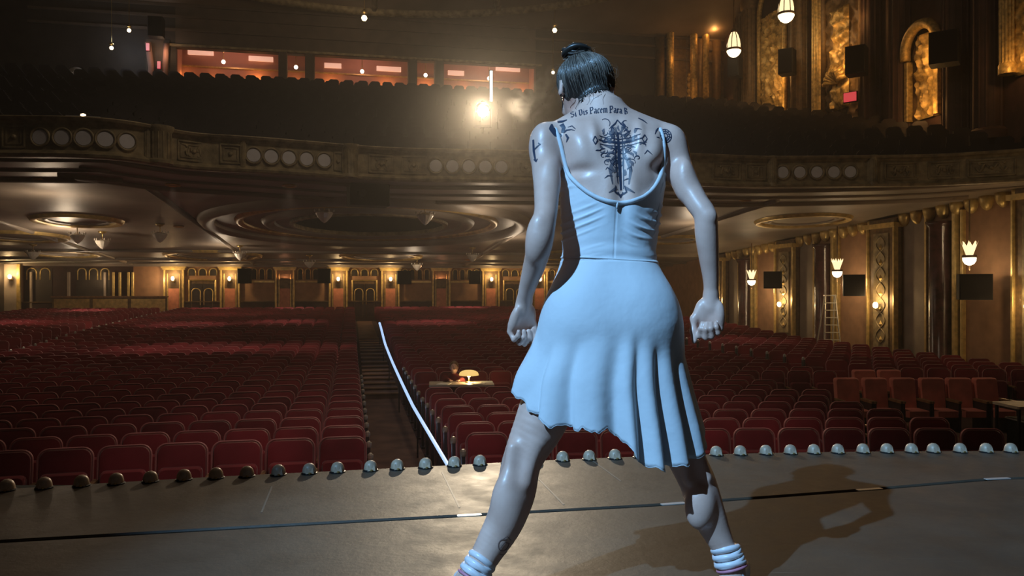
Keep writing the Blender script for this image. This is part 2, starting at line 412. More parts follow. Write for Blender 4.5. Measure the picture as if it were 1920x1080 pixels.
# row of taller brightened seats on the right, beyond the gap in the rows
pxs = [1592, 1645, 1698, 1752, 1803, 1854]; p0 = None
def big_seat(label, loc, rz):
    r = thing('box_seat', label, 'seat', loc, rz, 'bright square seats on the right')
    b = MB(); o_ = round_rect(.44, .28, .98, .045, 3); n = len(o_)
    b.add([lean((x, -.03, z)) for x, z in [(q[0]*.93, .63+(q[1]-.63)*.95) for q in o_]]+[lean((x, .0, z)) for x, z in o_]+[lean((x, .08, z)) for x, z in o_],
          [tuple(range(n)), tuple(range(2*n,3*n))[::-1]]+[(j,(j+1)%n,n+(j+1)%n,n+j)[::-1] for j in range(n)]+[(n+j,n+(j+1)%n,2*n+(j+1)%n,2*n+j)[::-1] for j in range(n)])
    autosmooth(b.build('backrest', M['orangeseat'], r), 40)
    MB().cbox(-.21, .21, -.46, -.02, .34, .45, .04).build('seat_cushion', M['orangeseat'], r)
    for sx in (-1, 1):
        MB().cbox(sx*.235-.024, sx*.235+.024, -.42, .05, .58, .62).build('armrest', M['wood'], r); MB().box(sx*.235-.015, sx*.235+.015, -.4, .05, 0, .58).build('standard', M['iron'], r)
    return r
for i, px in enumerate(pxs):
    Z = 14.6; X = (px-960)/F*Z; z = z_flo(13.4)-.05
    lab = f'bright orange red square-backed seat, {ORD[i+1]} from the left in its row'
    if p0 is None: p0 = big_seat(lab, (X, Z, z), HA*.2)
    else: dup(p0, (X, Z, z), HA*.2+rng.uniform(-.06,.06), lab)
for i, (px, lab) in enumerate(((1624,'bright orange red square-backed seat behind the gap of the first and second in front'),(1672,'bright orange red square-backed seat behind the gap of the second and third in front'))):
    dup(p0, ((px-960)/F*15.7, 15.7, z_flo(14.4)-.02), HA*.2-.05, lab)
# aisle ends: pale caps and glowing patches for the bluish light they catch
def aisle_end(name, lab, s, t, m, grp, lamp=None, first=None, h=.64):
    loc = H(s, t, z_flo(t))
    if first is not None: return dup(first, loc, HA, lab)
    r = thing(name, lab, 'aisle end', loc, HA, grp)
    b = MB(); b.slab([(-.018,0),(.018,0),(.018,h-.05),(-.018,h-.05)], -.05, .05); b.slab([(-.03,0),(.03,0),(.03,.03),(-.03,.03)], -.12, .12)
    b.build('post', M['iron'], r)
    MB().lathe([(.030,h-.06),(.036,h-.03),(.034,h),(.015,h+.02),(0,h+.022)], 10).build('cap', m, r)
    if lamp: MB().box(-.05, -.02, -.07, .07, .34, .46).build('aisle_glow', lamp, r)
    return r
f_ = None
for i in range(13):
    t = row_t(i, 1.1)-.28
    e = aisle_end('aisle_post', f'iron aisle post with pale cap, {ORD[i+1]} back on the right of the center aisle', 1.12, t, M['paleend'], 'aisle posts right of the center aisle', None, f_, .80)
    f_ = f_ or e
f_ = None
for i in range(13):
    t = row_t(i, .15)-.25
    e = aisle_end('aisle_post', f'short aisle post with pale cap, {ORD[i+1]} back on the left of the center aisle', .20, t, M['paleend'], 'aisle posts left of the center aisle', None, f_)
    f_ = f_ or e
f_ = None
for i in range(13, 44):
    t = row_t(i, -8.75)
    e = aisle_end('aisle_end_panel', f'iron aisle end with a bluish glow, {ORD[i-12]} back along the left side aisle', -8.72, t, M['alu'], 'blue-lit aisle ends of the left side aisle', M['blueglow'], f_, .9)
    f_ = f_ or e
f_ = None
for i in range(13, 24):
    t = row_t(i, 10.6)
    e = aisle_end('aisle_end_panel', f'iron aisle end with a bluish glow, {ORD[i-12]} back along the right side aisle', 10.55, t, M['alu'], 'blue-lit aisle ends of the right side aisle', M['blueglow'], f_, .9)
    f_ = f_ or e
# the lit strip along the centre aisle
r = thing('aisle_light_strip', 'bright bluish light strip running up the center aisle', 'light strip', H(1.0, 8.3, z_flo(8.3)))
p = []
for t in np.linspace(7.6, 30, 26):
    q = H(1.0, t); ytar = np.interp(t, [7.6, 30], [0, 1])
    p.append((.055*math.sin((t-7.6)/22.4*PI)*-1.0, t-8.3, z_flo(t)-z_flo(8.3)+.60+.35*((t-7.6)/22.4)))
MB().tube(p, [.021+.020*i/25 for i in range(26)], 8).build('glowing_tube', M['ledstrip'], r, smooth=True)
for k in range(0, 26, 5): MB().box(p[k][0]-.012, p[k][0]+.012, p[k][1]-.012, p[k][1]+.012, z_flo(p[k][1]+8.3)-z_flo(8.3), p[k][2]).build('support_post', M['iron'], r)
# ================================================================ BALCONY FRONT AND SOFFIT
SOF_B = 2.12; SOF_K = .0567
def z_sof(t): return SOF_B+SOF_K*(TB-t)
_bx = [-200,0,150,250,300,330,400,470,640,680,750,950,1330,1400,1600,1650,1730,1800,1900,2050]
_by = [286,290,291,297,306,314,317,320,331,334,337,340,345,349,348,347,347,344,339,330]
BZ0, BZ1 = 3.55, 4.33
def bal_xy(px):
    y = np.interp(px, _bx, _by); Z = (BZ0-CZ)*F/(540-y); return np.array([(px-960)/F*Z, Z])
_pp = np.linspace(-200, 2050, 160)
_bc = np.array([bal_xy(p) for p in _pp])
_kk = np.ones(9)/9
_bc = np.stack([np.convolve(np.pad(_bc[:,j], 4, mode='edge'), _kk, 'valid') for j in (0,1)], 1)
_bc[:4] = [bal_xy(p) for p in _pp[:4]]; _bc[-4:] = [bal_xy(p) for p in _pp[-4:]]
def bal(px, off=0.0):                                 # point on the front, off metres proud of it, and its angle
    i = np.interp(px, _pp, np.arange(len(_pp))); j = int(min(max(i, 1), len(_pp)-2))
    d = _bc[j+1]-_bc[j-1]; d /= np.linalg.norm(d)
    x = np.interp(i, np.arange(len(_pp)), _bc[:,0]); y = np.interp(i, np.arange(len(_pp)), _bc[:,1])
    nrm = np.array([d[1], -d[0]])
    return Vector((x+nrm[0]*off, y+nrm[1]*off, 0)), math.atan2(d[1], d[0])
prof = [(-.30,BZ0-.02),(.02,BZ0-.05),(.10,BZ0-.03),(.12,BZ0+.02),(.06,BZ0+.06),(.03,BZ0+.09),(0,BZ0+.11),(0,BZ1-.16),(.03,BZ1-.14),(.05,BZ1-.10),(.12,BZ1-.07),(.15,BZ1-.02),(.14,BZ1),(-.10,BZ1+.01),(-.12,BZ1-.4)]
mb = MB(); vs = []
for px in _pp:
    for off, z in prof:
        q, a = bal(px, off); vs.append((q.x, q.y, z))
m = len(prof); n = len(_pp)
mb.add(vs, [(i*m+j, (i+1)*m+j, (i+1)*m+j+1, i*m+j+1) for i in range(n-1) for j in range(m-1)])
bf = struct('wall_balcony', mb, M['oldgold'], label='gilded balcony front with panels and pale roundels'); autosmooth(bf, 35)
roundels = [76,117,157,197,237, 475,508,541,574,607, 817,848,879,910,940, 1467,1499,1531,1563,1594]
dm = MB().lathe([(0,.0),(.150,.0),(.158,-.012),(.158,-.03)], 24, axis='y'); rg = MB().lathe([(.160,-.02),(.205,-.02),(.212,.012),(.195,.03),(.165,.024),(.160,-.02)], 24, axis='y', cap=False)
d0 = dm.mesh('roundel', M['disc'], False); r0 = rg.mesh('roundel_ring', M['oldgold'], True)
def link(name, me, parent, loc, rz):
    o = bpy.data.objects.new(name, me); COL.objects.link(o); o.parent = parent; o.location = loc; o.rotation_euler.z = rz; return o
for px in roundels:
    for nm, me, off in (('roundel', d0, .03), ('roundel_ring', r0, .02)):
        q, a = bal(px, off); q.z = (BZ0+BZ1)/2-.03; link(nm, me, bf, q, a)
def relief(px0, px1, z0, z1, name='relief_panel'):     # framed panel with a raised ornament
    q0, _ = bal(px0); q1, _ = bal(px1); q, a = bal((px0+px1)/2, .0); wd = (q1-q0).length/2
    mb = MB()
    for k, (ins, dep) in enumerate(((0,.035),(.07,.02))):
        w2, za, zb = wd-ins, z0+ins, z1-ins; tk = .028
        if w2 < .05: continue
        for b in ((-w2,w2,za,za+tk),(-w2,w2,zb-tk,zb),(-w2,-w2+tk,za,zb),(w2-tk,w2,za,zb)): mb.box(b[0],b[1],-dep,.02,b[2],b[3])
    zc = (z0+z1)/2
    mb.lathe([(0,.05),(.03,.045),(.05,.02),(.055,0)], 10, (0,0,zc), 'y')
    for sx in (-1, 1):
        if wd > .25:
            pts = [(sx*(.07+(wd-.26)*u), -.02, zc+.11*math.sin(u*2*PI)*(1-.3*u)) for u in np.linspace(0,1,14)]; mb.tube(pts, .02, 5)
            for u in (.25,.5,.75): mb.lathe([(0,.035),(.03,.02),(.035,0)], 8, (sx*(.07+(wd-.26)*u), 0, zc-.11*math.sin(u*2*PI)), 'y')
    o = mb.build(name, M['oldgold'], bf); o.location = (q.x, q.y, 0); o.rotation_euler.z = a
for a_, b_ in ((330,396),(412,452),(690,740),(752,800),(962,1010),(1336,1388),(1398,1436),(1658,1720),(1740,1802),(1814,1905),(4,48),(625,642)):
    relief(a_, b_, BZ0+.14, BZ1-.19)
def half_column(px, r, z0, z1, m):
    q, a = bal(px, .0)
    mb = MB().lathe([(r*1.15,z0),(r*1.15,z0+.06),(r,z0+.10),(r,z1-.14),(r*1.12,z1-.1),(r*1.2,z1-.02),(r*1.2,z1)], 20)
    for k in range(9):
        an = -PI+PI*k/8; mb.tube([(r*1.02*math.cos(an), r*1.02*math.sin(an), z0+.1),(r*1.02*math.cos(an), r*1.02*math.sin(an), z1-.14)], .012, 4)
    o = mb.build('half_column', m, bf); o.location = (q.x, q.y, 0); autosmooth(o, 40)
for px, r in ((296,.27),(275,.07),(655,.20),(1012,.16),(1448,.12),(1636,.12),(455,.06)): half_column(px, r, BZ0-.02, BZ1+.01, M['oldgold'])

from mathutils.geometry import tessellate_polygon
def to_st(p): return (p.x*CS+p.y*SN, -p.x*SN+p.y*CS)
outline = [to_st(bal(px, -.25)[0]) for px in _pp[::3]]
outline = [(s,t) for s,t in outline if SL < s < SR]
outline = [(SL, outline[0][1])]+outline+[(SR, outline[-1][1]), (SR, TB), (SL, TB)]
def soff(x, y):                                         # where a sight line meets the soffit
    dx, dz = ray(x, y); Z = (SOF_B+SOF_K*TB-CZ)/(dz+SOF_K*(CS-SN*dx))
    return Z*(CS*dx+SN), Z*(CS-SN*dx)
# the large shallow dome and the ring coffers
dome_c = soff(694, 419); DR = 2.62
hole = [(dome_c[0]+DR*math.cos(2*PI*k/48), dome_c[1]+DR*math.sin(2*PI*k/48)) for k in range(48)]
vv = [Vector((s, t, 0)) for s, t in outline]; hh = [Vector((s, t, 0)) for s, t in hole]
tri = tessellate_polygon([vv, hh])
pts = [H(p.x, p.y, z_sof(p.y)) for p in vv+hh]
mb = MB().add(pts, [tuple(t_) for t_ in tri])
sof = struct('ceiling', mb, M['plaster'], label='brown plaster soffit under the balcony')
def sof_obj(mb, name, m, st, smooth=True):
    o = mb.build(name, m, sof); o.location = H(st[0], st[1], z_sof(st[1])); o.rotation_euler = (Matrix.Rotation(HA, 3, 'Z') @ Matrix.Rotation(-math.atan(SOF_K), 3, 'X')).to_euler()
    if smooth: autosmooth(o, 40)
    return o
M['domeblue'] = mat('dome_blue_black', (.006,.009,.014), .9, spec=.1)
sof_obj(MB().lathe([(DR+.12,-.02),(DR+.10,-.10),(DR-.02,-.12),(DR-.03,-.06),(DR-.02,.02)], 64, cap=False), 'dome_rim', M['oldgold'], dome_c)
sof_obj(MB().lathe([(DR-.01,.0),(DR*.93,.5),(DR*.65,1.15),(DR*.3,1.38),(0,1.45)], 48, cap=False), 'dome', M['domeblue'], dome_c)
def ring(st, r, wd, dep, m=None):
    sof_obj(MB().lathe([(r-wd,.02),(r-wd*.9,-dep*.5),(r-wd*.4,-dep),(r,-dep*.9),(r+wd*.3,-dep*.3),(r+wd*.4,.02)], 64, cap=False), 'ring_moulding', m or M['plaster'], st)
ring(dome_c, 3.55, .35, .16); ring(dome_c, 4.45, .22, .12, M['goldtrim']); ring((dome_c[0], dome_c[1]+.3), 5.6, .45, .22)
for (x, y, r) in ((145,412,1.35),(40,442,1.6),(120,474,1.5),(1505,412,1.6),(1262,448,1.3),(400,478,2.2),(1075,478,2.4),(715,480,2.0)):
    c_ = soff(x, y); ring(c_, r, .2, .12, M['goldtrim']); ring(c_, r*.72, .12, .07)
# moulded bands that follow the balcony front, and ribs running back
for off, wd in ((1.1,.14),(2.3,.10),(3.4,.2)):
    pts = [to_st(bal(px, -off)[0]) for px in _pp[::4]]; pts = [(s,t) for s,t in pts if SL+.2 < s < SR-.2]
    MB().tube([H(s, t, z_sof(t)-.01) for s, t in pts], wd*.5, 8).build('curved_rib', M['ceiling'], sof, smooth=True)
for t in (38.5, 42.6, 44.6): MB().tube([H(SL, t, z_sof(t)), H(SR, t, z_sof(t))], .11, 8).build('cross_rib', M['plaster'], sof, smooth=True)
for s in (-11.5, -5.2, 6.3, 12.5): MB().tube([H(s, 22, z_sof(22)), H(s, 45.8, z_sof(45.8))], .10, 8).build('long_rib', M['plaster'], sof, smooth=True)

# ================================================================ BACK WALL UNDER THE BALCONY
zb = z_sof(TB); zf = z_flo(TB)
wb = struct('wall_back', MB().box(SL-.2, SR+.2, 0, .3, zf-.5, 3.6), M['peach'], loc=H(0, TB, 0), rz=HA, label='rear wall of the auditorium with doors and lit pilasters')
def on_back(mb, name, m, s, smooth=False, dz=0): return mb.build(name, m, wb, smooth, loc=(s, 0, dz))
sc_px = [327,432,533,633,726,823,917,1010,1105,1190]
sc_s = [back(x, 525, TB)[0] for x in sc_px]; bay = (sc_s[7]-sc_s[0])/7
ks = [sc_s[0]+bay*k for k in range(-3, 9)]           # pilaster positions across the whole wall
ztop = zb-.05
proto_sc = {}
def sconce(label, loc, rz, power, first=None, glass='bulbwarm', grp='wall sconces'):
    if first is not None: r = dup(first, loc, rz, label)
    else:
        r = thing('sconce', label, 'sconce', loc, rz, grp)
        MB().lathe([(0,.05),(.05,.045),(.075,.02),(.08,0)], 14, axis='y').build('back_plate', M['brass'], r, smooth=True)
        MB().tube([(0,-.03,-.02),(0,-.12,-.07),(0,-.20,-.04),(0,-.2,.02)], .014, 6).build('arm', M['brass'], r, smooth=True)
        MB().lathe([(.02,.0),(.06,.02),(.085,.07),(.09,.13),(.07,.19),(.04,.22)], 14, (0,-.2,.01)).build('shade', M[glass], r, smooth=True)
    q = Matrix.Rotation(rz, 3, 'Z') @ Vector((0, -.42, .30))
    bulb('sconce_light', Vector(loc)+q, power, (1,.66,.30), .06)
    return r
def pilaster(s, wd, lit, panel_m):
    on_back(MB().cbox(-wd/2, wd/2, -.16, .02, zf, ztop, .02), 'pilaster', M['bronze'], s)
    for sx in (-1, 1):
        on_back(MB().cbox(sx*wd/2-.05, sx*wd/2+.05, -.22, -.1, zf, ztop-.25, .02), 'gilt_strip', M['goldtrim'], s)
        on_back(MB().tube([(sx*(wd/2-.16), -.17, zf+.2), (sx*(wd/2-.16), -.17, ztop-.45)], .028, 6), 'inner_bead', M['goldtrim'], s)
    on_back(MB().box(-wd/2-.1, wd/2+.1, -.26, .02, ztop-.26, ztop-.16).box(-wd/2-.15, wd/2+.15, -.31, .02, ztop-.16, ztop-.08), 'capital', M['goldtrim'], s)
    on_back(MB().cbox(-wd/2+.2, wd/2-.2, -.185, -.1, zf+.3, zf+1.85, .01), 'inset_panel', panel_m, s)
def arcade(s0, s1, n, z0, z1):                          # small gilt arches with dark openings
    wd = (s1-s0)/n
    for k in range(n):
        c = s0+wd*(k+.5); r = wd*.36
        on_back(MB().slab([(-r,z0),(r,z0)]+[(r*math.cos(a), z1-r-.04+r*math.sin(a)) for a in np.linspace(0,PI,9)], -.03, .0), 'arch_opening', M['dark'], c)
        on_back(MB().tube([(-r,-.03,z0)]+[(r*math.cos(a), -.03, z1-r-.04+r*math.sin(a)) for a in np.linspace(PI,0,11)]+[(r,-.03,z0)], .034, 6), 'arch_frame', M['goldtrim'], c, True)
ndoor = [0]
def double_door(s0, s1):
    ndoor[0] += 1; c = (s0+s1)/2; wd = s1-s0
    d = struct('door_%d' % ndoor[0], MB().cbox(-wd/2, wd/2, -.05, .02, zf, zf+2.35, .01), M['bronze'], loc=H(c, TB, 0), rz=HA, label=f'dark double door with gilt arched frames, {ORD[ndoor[0]]} from the left in the rear wall')
    MB().tube([(-wd/2,-.08,zf),(-wd/2,-.08,zf+2.3),(wd/2,-.08,zf+2.3),(wd/2,-.08,zf)], .055, 6).build('door_frame', M['goldtrim'], d)
    for sx in (-1, 1):
        h = wd*.42
        lf = MB().cbox(-h/2, h/2, -.10, -.05, zf+.02, zf+2.1, .01).build('door_leaf', M['door'], d, loc=(sx*wd*.235, 0, 0))
        r = h*.40
        MB().tube([(-r,-.11,zf+.25)]+[(r*math.cos(a), -.11, zf+1.62+r*math.sin(a)) for a in np.linspace(PI,0,13)]+[(r,-.11,zf+.25)], .032, 6, True).build('arch_moulding', M['goldtrim'], lf, smooth=True)
        MB().cbox(-.02, .02, -.17, -.13, zf+.95, zf+1.3, .008).build('handle', M['brass'], lf, loc=(-sx*h*.4, 0, 0))
first = None; nsc = 0
M['salmonlit'] = mat('salmon_inset', (.62,.24,.14), .55, var=.15, vscale=5, coords='World')
for j, k in enumerate(range(-3, 9)):
    s = ks[j]; t_ = k % 3
    lit = t_ in (0, 1)
    if k < 0: continue
    pilaster(s, .95, lit, M['salmonlit'])
    zs = back(960, 524, TB)[1]
    if s < SR-.6:
        nsc += 1
        loc = H(s, TB-.22, zs-.12)
        if t_ == 2:
            bulb('pilaster_uplight', H(s, TB-.42, zs+.02), 26, (1,.42,.20), .06)
            first_ = MB().lathe([(.10,0),(.14,.05),(.16,.10)], 12).lathe([(.05,0),(.10,.0)], 12)
            o = thing('trough_lamp', f'small glowing trough lamp on the {ORD[nsc]} lit pilaster of the rear wall', 'lamp', H(s, TB-.42, zs-.05))
            MB().lathe([(.0,0),(.08,.01),(.15,.06),(.17,.09)], 14).build('bowl', M['brass'], o, smooth=True); MB().lathe([(.0,.05),(.14,.06),(.0,.08)], 14).build('diffuser', M['lanternglass'], o)
        else:
            r = sconce(f'glowing brass sconce on the {ORD[nsc]} pilaster from the left, rear wall', loc, HA, 38, first, grp='sconces on the rear wall')
            first = first or r
    s2 = s+bay
    if s2 > SR+1: continue
    a0, a1 = s+.62, s2-.62
    if t_ == 0:
        double_door(a0+.15, a1-.15); arcade(a0, a1, 3, zf+2.55, ztop-.12)
    else:
        arcade(a0, a1, 4, zf+2.35, ztop-.12)
        on_back(MB().box(a0-s-.05, a1-s+.05, -.05, .0, zf+2.18, zf+2.28), 'picture_rail', M['goldtrim'], s)
on_back(MB().box(SL, SR, -.14, .0, zf, zf+1.1), 'wainscot', M['darkred'], 0); on_back(MB().box(SL, SR, -.17, .0, zf+1.1, zf+1.16), 'chair_rail', M['bronze'], 0)
on_back(MB().box(SL, SR, -.34, .0, ztop-.08, ztop+.1), 'cornice', M['plaster'], 0)
# speakers hung high on the rear wall
def speaker(label, loc, rz, wd, hh, dd, first=None, grp='black speakers', tilt=0):
    r = thing('speaker', label, 'speaker', loc, rz, grp)
    MB().cbox(-wd/2, wd/2, -dd/2, dd/2, -hh/2, hh/2, .03).build('cabinet', M['black'], r)
    MB().cbox(-wd/2+.03, wd/2-.03, -dd/2-.02, -dd/2, -hh/2+.03, hh/2-.03, .005).build('grille', M['grille'], r)
    MB().box(-.04, .04, dd/2, dd/2+.25, -.05, .05).build('wall_bracket', M['blackmetal'], r)
    return r
for i, (x0, x1, y0, y1) in enumerate(((447,470,504,531),(596,620,504,531),(744,771,508,533),(880,901,508,533))):
    s, z = back((x0+x1)/2, (y0+y1)/2, TB-.6); Zd = 45
    speaker(f'black speaker high on the rear wall, {ORD[i+1]} from the left', H(s, TB-.6, z), HA, (x1-x0)*Zd/F, (y1-y0)*Zd/F, .5, grp='speakers on the rear wall')
# left rear: foyer openings, low panelled barrier, sconce pilaster
s0, _ = back(-10, 540, TB); s1, _ = back(42, 540, TB)
on_back(MB().cbox(s0-s1, 0, -.4, .02, zf, ztop, .02), 'pilaster', M['greyp'], s1); on_back(MB().cbox(-.12, .06, -.46, -.3, zf, ztop, .02), 'gilt_strip', M['goldtrim'], s1)
sconce('glowing brass sconce on the broad pale pilaster at the far left', H(back(28, 522, TB)[0], TB-.45, back(28, 520, TB)[1]-.1), HA, 60, first, grp='sconces on the rear wall')
a0, a1 = back(44, 520, TB)[0], back(250, 520, TB)[0]
on_back(MB().box(0, a1-a0, -.02, .0, zf, ztop), 'dark_recess', M['darkred'], a0)
for x0, x1, n in ((47,98,2),(143,208,3)):
    a0, a1 = back(x0, 520, TB)[0], back(x1, 520, TB)[0]
    on_back(MB().box(0, a1-a0, -.04, .0, zf, ztop-.2), 'foyer_opening', M['dark'], a0); arcade(a0, a1, n, zf+2.3, ztop-.15)
for x in (60,130,198,214,226,242,250): on_back(MB().cbox(-.06, .06, -.16, 0, zf, ztop-.4, .02), 'gilt_strip', M['goldtrim'] if x > 210 else M['greyp'], back(x, 530, TB)[0])
a0, _ = back(98, 560, TB-1.2); a1, _ = back(313, 560, TB-1.2)
br = thing('barrier', 'low panelled gilt barrier behind the left rear seats', 'barrier', H(a0, TB-1.2, 0)); wd = a1-a0; zt = back(200, 555, TB-1.2)[1]
MB().box(0, wd, 0, .12, zf, zt-.06).build('barrier_body', M['bronze'], br); MB().cbox(-.05, wd+.05, -.08, .2, zt-.08, zt, .02).build('top_rail', M['wood'], br)
for k in range(3): MB().cbox(wd*k/3+.08, wd*(k+1)/3-.08, -.03, .0, zf+.6, zt-.16, .01).build('panel', M['goldtrim'], br)
bulb('foyer_light', H(a0+2, TB-.7, zf+2.3), 14, (1,.7,.4), .1)
bulb('foyer_light', H(a0+5, TB-.7, zf+2.3), 22, (1,.7,.4), .1)

# ================================================================ RIGHT WALL UNDER THE BALCONY
wr = struct('wall_right', MB().box(0, .3, 6, TB, -2.6, 3.9), M['peach'], loc=(0,0,0), rz=HA, label='right side wall with gilt pilasters and peach panels')
wr.location = H(SR, 0, 0)
wl = struct('wall_left', MB().box(-.3, 0, 6, TB, -2.6, 16), M['dark'], rz=HA, label='dark left side wall'); wl.location = H(SL, 0, 0)
def on_side(mb, name, m, t, smooth=False): return mb.build(name, m, wr, smooth, loc=(0, t, 0))
T_sc = [side(x, 560, SR)[0] for x in (1667,1482,1355,1253)]
pit = (T_sc[0]-T_sc[2])/2
bays = [T_sc[0]+pit*k for k in (-2,-1,0,1,2)]
def st_side(px, b): return None
fr = None; frl = None; nlan = 0
for bi, tb in enumerate(bays):
    zt = z_sof(tb)-.05; z0 = z_flo(tb)-.1
    # decorated pilaster
    on_side(MB().cbox(-.30, 0, -.72, .72, z0, z_sof(tb+.7)-.02, .04), 'pilaster', M['bronze'], tb)
    on_side(MB().cbox(-.34, -.28, -.42, .42, z0+.4, zt-.5, .02), 'ornament_panel', M['oldgold'], tb)
    for sg in (-1, 1):                                  # interlaced scrolls with bosses
        on_side(MB().tube([(-.345, sg*.24*math.sin(q*PI*7), z0+.6+q*(zt-z0-1.2)) for q in np.linspace(0, 1, 80)], .028, 5), 'relief_scroll', M['oldgold'], tb, True)
    mb = MB()
    for k in range(14):
        zc = z0+.6+(k+.5)*(zt-z0-1.2)/14
        if k % 2 == 0: mb.lathe([(0,.07),(.05,.05),(.09,.015),(.1,0)], 8, (0,0,0), 'x') if False else mb.add([(-.34,-.10,zc),(-.34,0,zc-.14),(-.34,.10,zc),(-.34,0,zc+.14),(-.41,0,zc)], [(0,1,4),(1,2,4),(2,3,4),(3,0,4)])
    on_side(mb, 'relief_bosses', M['goldtrim'], tb)['kind'] = 'stuff'
    for d in (-.72, .72): on_side(MB().cbox(-.38, -.2, d-.05, d+.05, z0, zt-.3, .02), 'gilt_strip', M['goldtrim'], tb)
    on_side(MB().box(-.45, 0, -.85, .85, zt-.32, zt-.16), 'capital', M['goldtrim'], tb)
    # towards the stage: grey recess, marble column, gilt strip, peach field (the house order repeats each bay)
    on_side(MB().box(-.06, 0, -2.05, -.85, z0, zt), 'recess_panel', M['greyp'], tb)
    on_side(MB().cbox(-.24, 0, -2.17, -2.05, z0, zt, .02), 'gilt_strip', M['goldtrim'], tb)
    on_side(MB().lathe([(.42,z0),(.42,z0+.2),(.36,z0+.26),(.36,zt-.5),(.42,zt-.42),(.46,zt-.3)], 24, (-.12,-2.68,0)), 'marble_column', M['maroon'], tb, True)
    on_side(MB().cbox(-.22, 0, -3.42, -3.24, z0, zt, .03), 'gilt_strip', M['goldtrim'], tb); on_side(MB().cbox(-.16, 0, -3.64, -3.52, z0, zt, .03), 'gilt_strip', M['goldtrim'], tb)
    # scalloped valance
    for k in range(9):
        tt = -.95-k*.6; 
        if tb+tt < 7: continue
        zz = z_sof(tb+tt)-.05
        on_side(MB().slab([(-.28,zz+.05-zz),(.28,.05)]+[(.24*math.cos(a), -.34+.2*math.sin(-a)) for a in np.linspace(0,PI,7)], -.16, -.10) if False else MB().lathe([(.0,-.38),(.06,-.36),(.13,-.29),(.18,-.20),(.21,-.06),(.22,.06)], 10, (-.10,0,zz)), 'valance_lobe', M['goldtrim'], tb+tt, True)
    # sconce
    zs = side(1667, 574, SR-.4)[1]+.10*(tb-T_sc[0])/pit if True else 0
    loc = H(SR-.34, tb, zs-.1)
    r = sconce(f'glowing brass sconce on a gilt pilaster of the right wall, {ORD[len(bays)-bi]} from the rear', loc, HA-PI/2, 42, fr, grp='sconces on the right wall'); fr = fr or r
    # lantern between the bays, speaker below it
    tl = tb-4.9
    if tl > 8:
        zl = side(1870, 470, SR-1.0)[1]-(tl-18.6)*.042
        loc = H(SR-1.0, tl, zl)
        lab = f'glowing crown-shaped glass lantern by the right wall under the balcony, {ORD[len(bays)-bi]} from the rear'
        nlan += 1
        if frl is None:
            frl = thing('lantern', lab, 'lantern', loc, HA, 'lanterns under the balcony')
            def crown(k): return [(.10,.02),(.15,.10),(.19,.24),(.21,.30)]
            g = MB().lathe([(.09,-.02),(.13,.10),(.17,.22),(.185,.26)], 16)
            for k in range(8):
                a = 2*PI*k/8; g.add([(.185*math.cos(a-.3),.185*math.sin(a-.3),.26),(.185*math.cos(a+.3),.185*math.sin(a+.3),.26),(.23*math.cos(a),.23*math.sin(a),.40)], [(0,1,2)])
            g.build('crown_glass', M['lanternglass'], frl, smooth=True)
            MB().lathe([(.19,-.09),(.20,-.05),(.19,-.02)], 16).build('brass_band', M['bronze'], frl, smooth=True)
            MB().lathe([(.18,-.09),(.175,-.18),(.12,-.27),(.04,-.31),(0,-.315)], 16).build('bowl_glass', M['bulbwhite'], frl, smooth=True)
            MB().lathe([(0,-.46),(.02,-.44),(.012,-.38),(.03,-.35),(.0,-.31)], 8).build('finial', M['bronze'], frl, smooth=True)
            MB().tube([(0,0,.1),(0,0,z_sof(tl)-zl)], .02, 6).build('chain', M['bronze'], frl)
        else: dup(frl, loc, HA, lab)
        bulb('lantern_light', H(SR-1.0, tl, zl-.55), 32, (1,.70,.38), .1)
        pxl = {2: (1827,538,55,47), 3: (1600,534,38,40), 4: (1449,525,34,32)}.get(bi+0, None)
for i, (x, y, wpx, hpx) in enumerate(((1827,538,58,48),(1601,535,40,40),(1449,525,34,32))):
    t, z = side(x, y, SR-.95); p = H(SR-.95, t, z); k = p.y/F
    speaker(f'black speaker on the right wall under a lantern, {ORD[i+1]} from the stage', p, HA-.55, wpx*k*.95, hpx*k, .55, grp='speakers on the right wall')
# step ladder
t_, z_ = side(1556, 600, 17.0); base = z_flo(t_); ztopl = side(1553, 554, 17.0)[1]
ld = thing('step_ladder', 'pale aluminium step ladder standing open against the right wall', 'ladder', H(17.0, t_, base), HA-.3)
hL = ztopl-base
def rail(x0, x1, y0, y1): return MB().tube([(x0,y0,0),(x1,y1,hL)], .028, 6)
for sx in (-1,1):
    rail(sx*.30, sx*.17, -.35, -.04).build('front_rail', M['alu'], ld); rail(sx*.30, sx*.17, .75, .06).build('rear_rail', M['alu'], ld)
for k in range(1, 8):
    u = k/8; hw = .30-.13*u; y = -.35+.31*u; MB().box(-hw, hw, y-.05, y+.05, hL*u-.015, hL*u+.015).build('tread', M['alu'], ld)
MB().box(-.2, .2, -.12, .12, hL-.02, hL+.02).build('top_cap', M['alu'], ld)

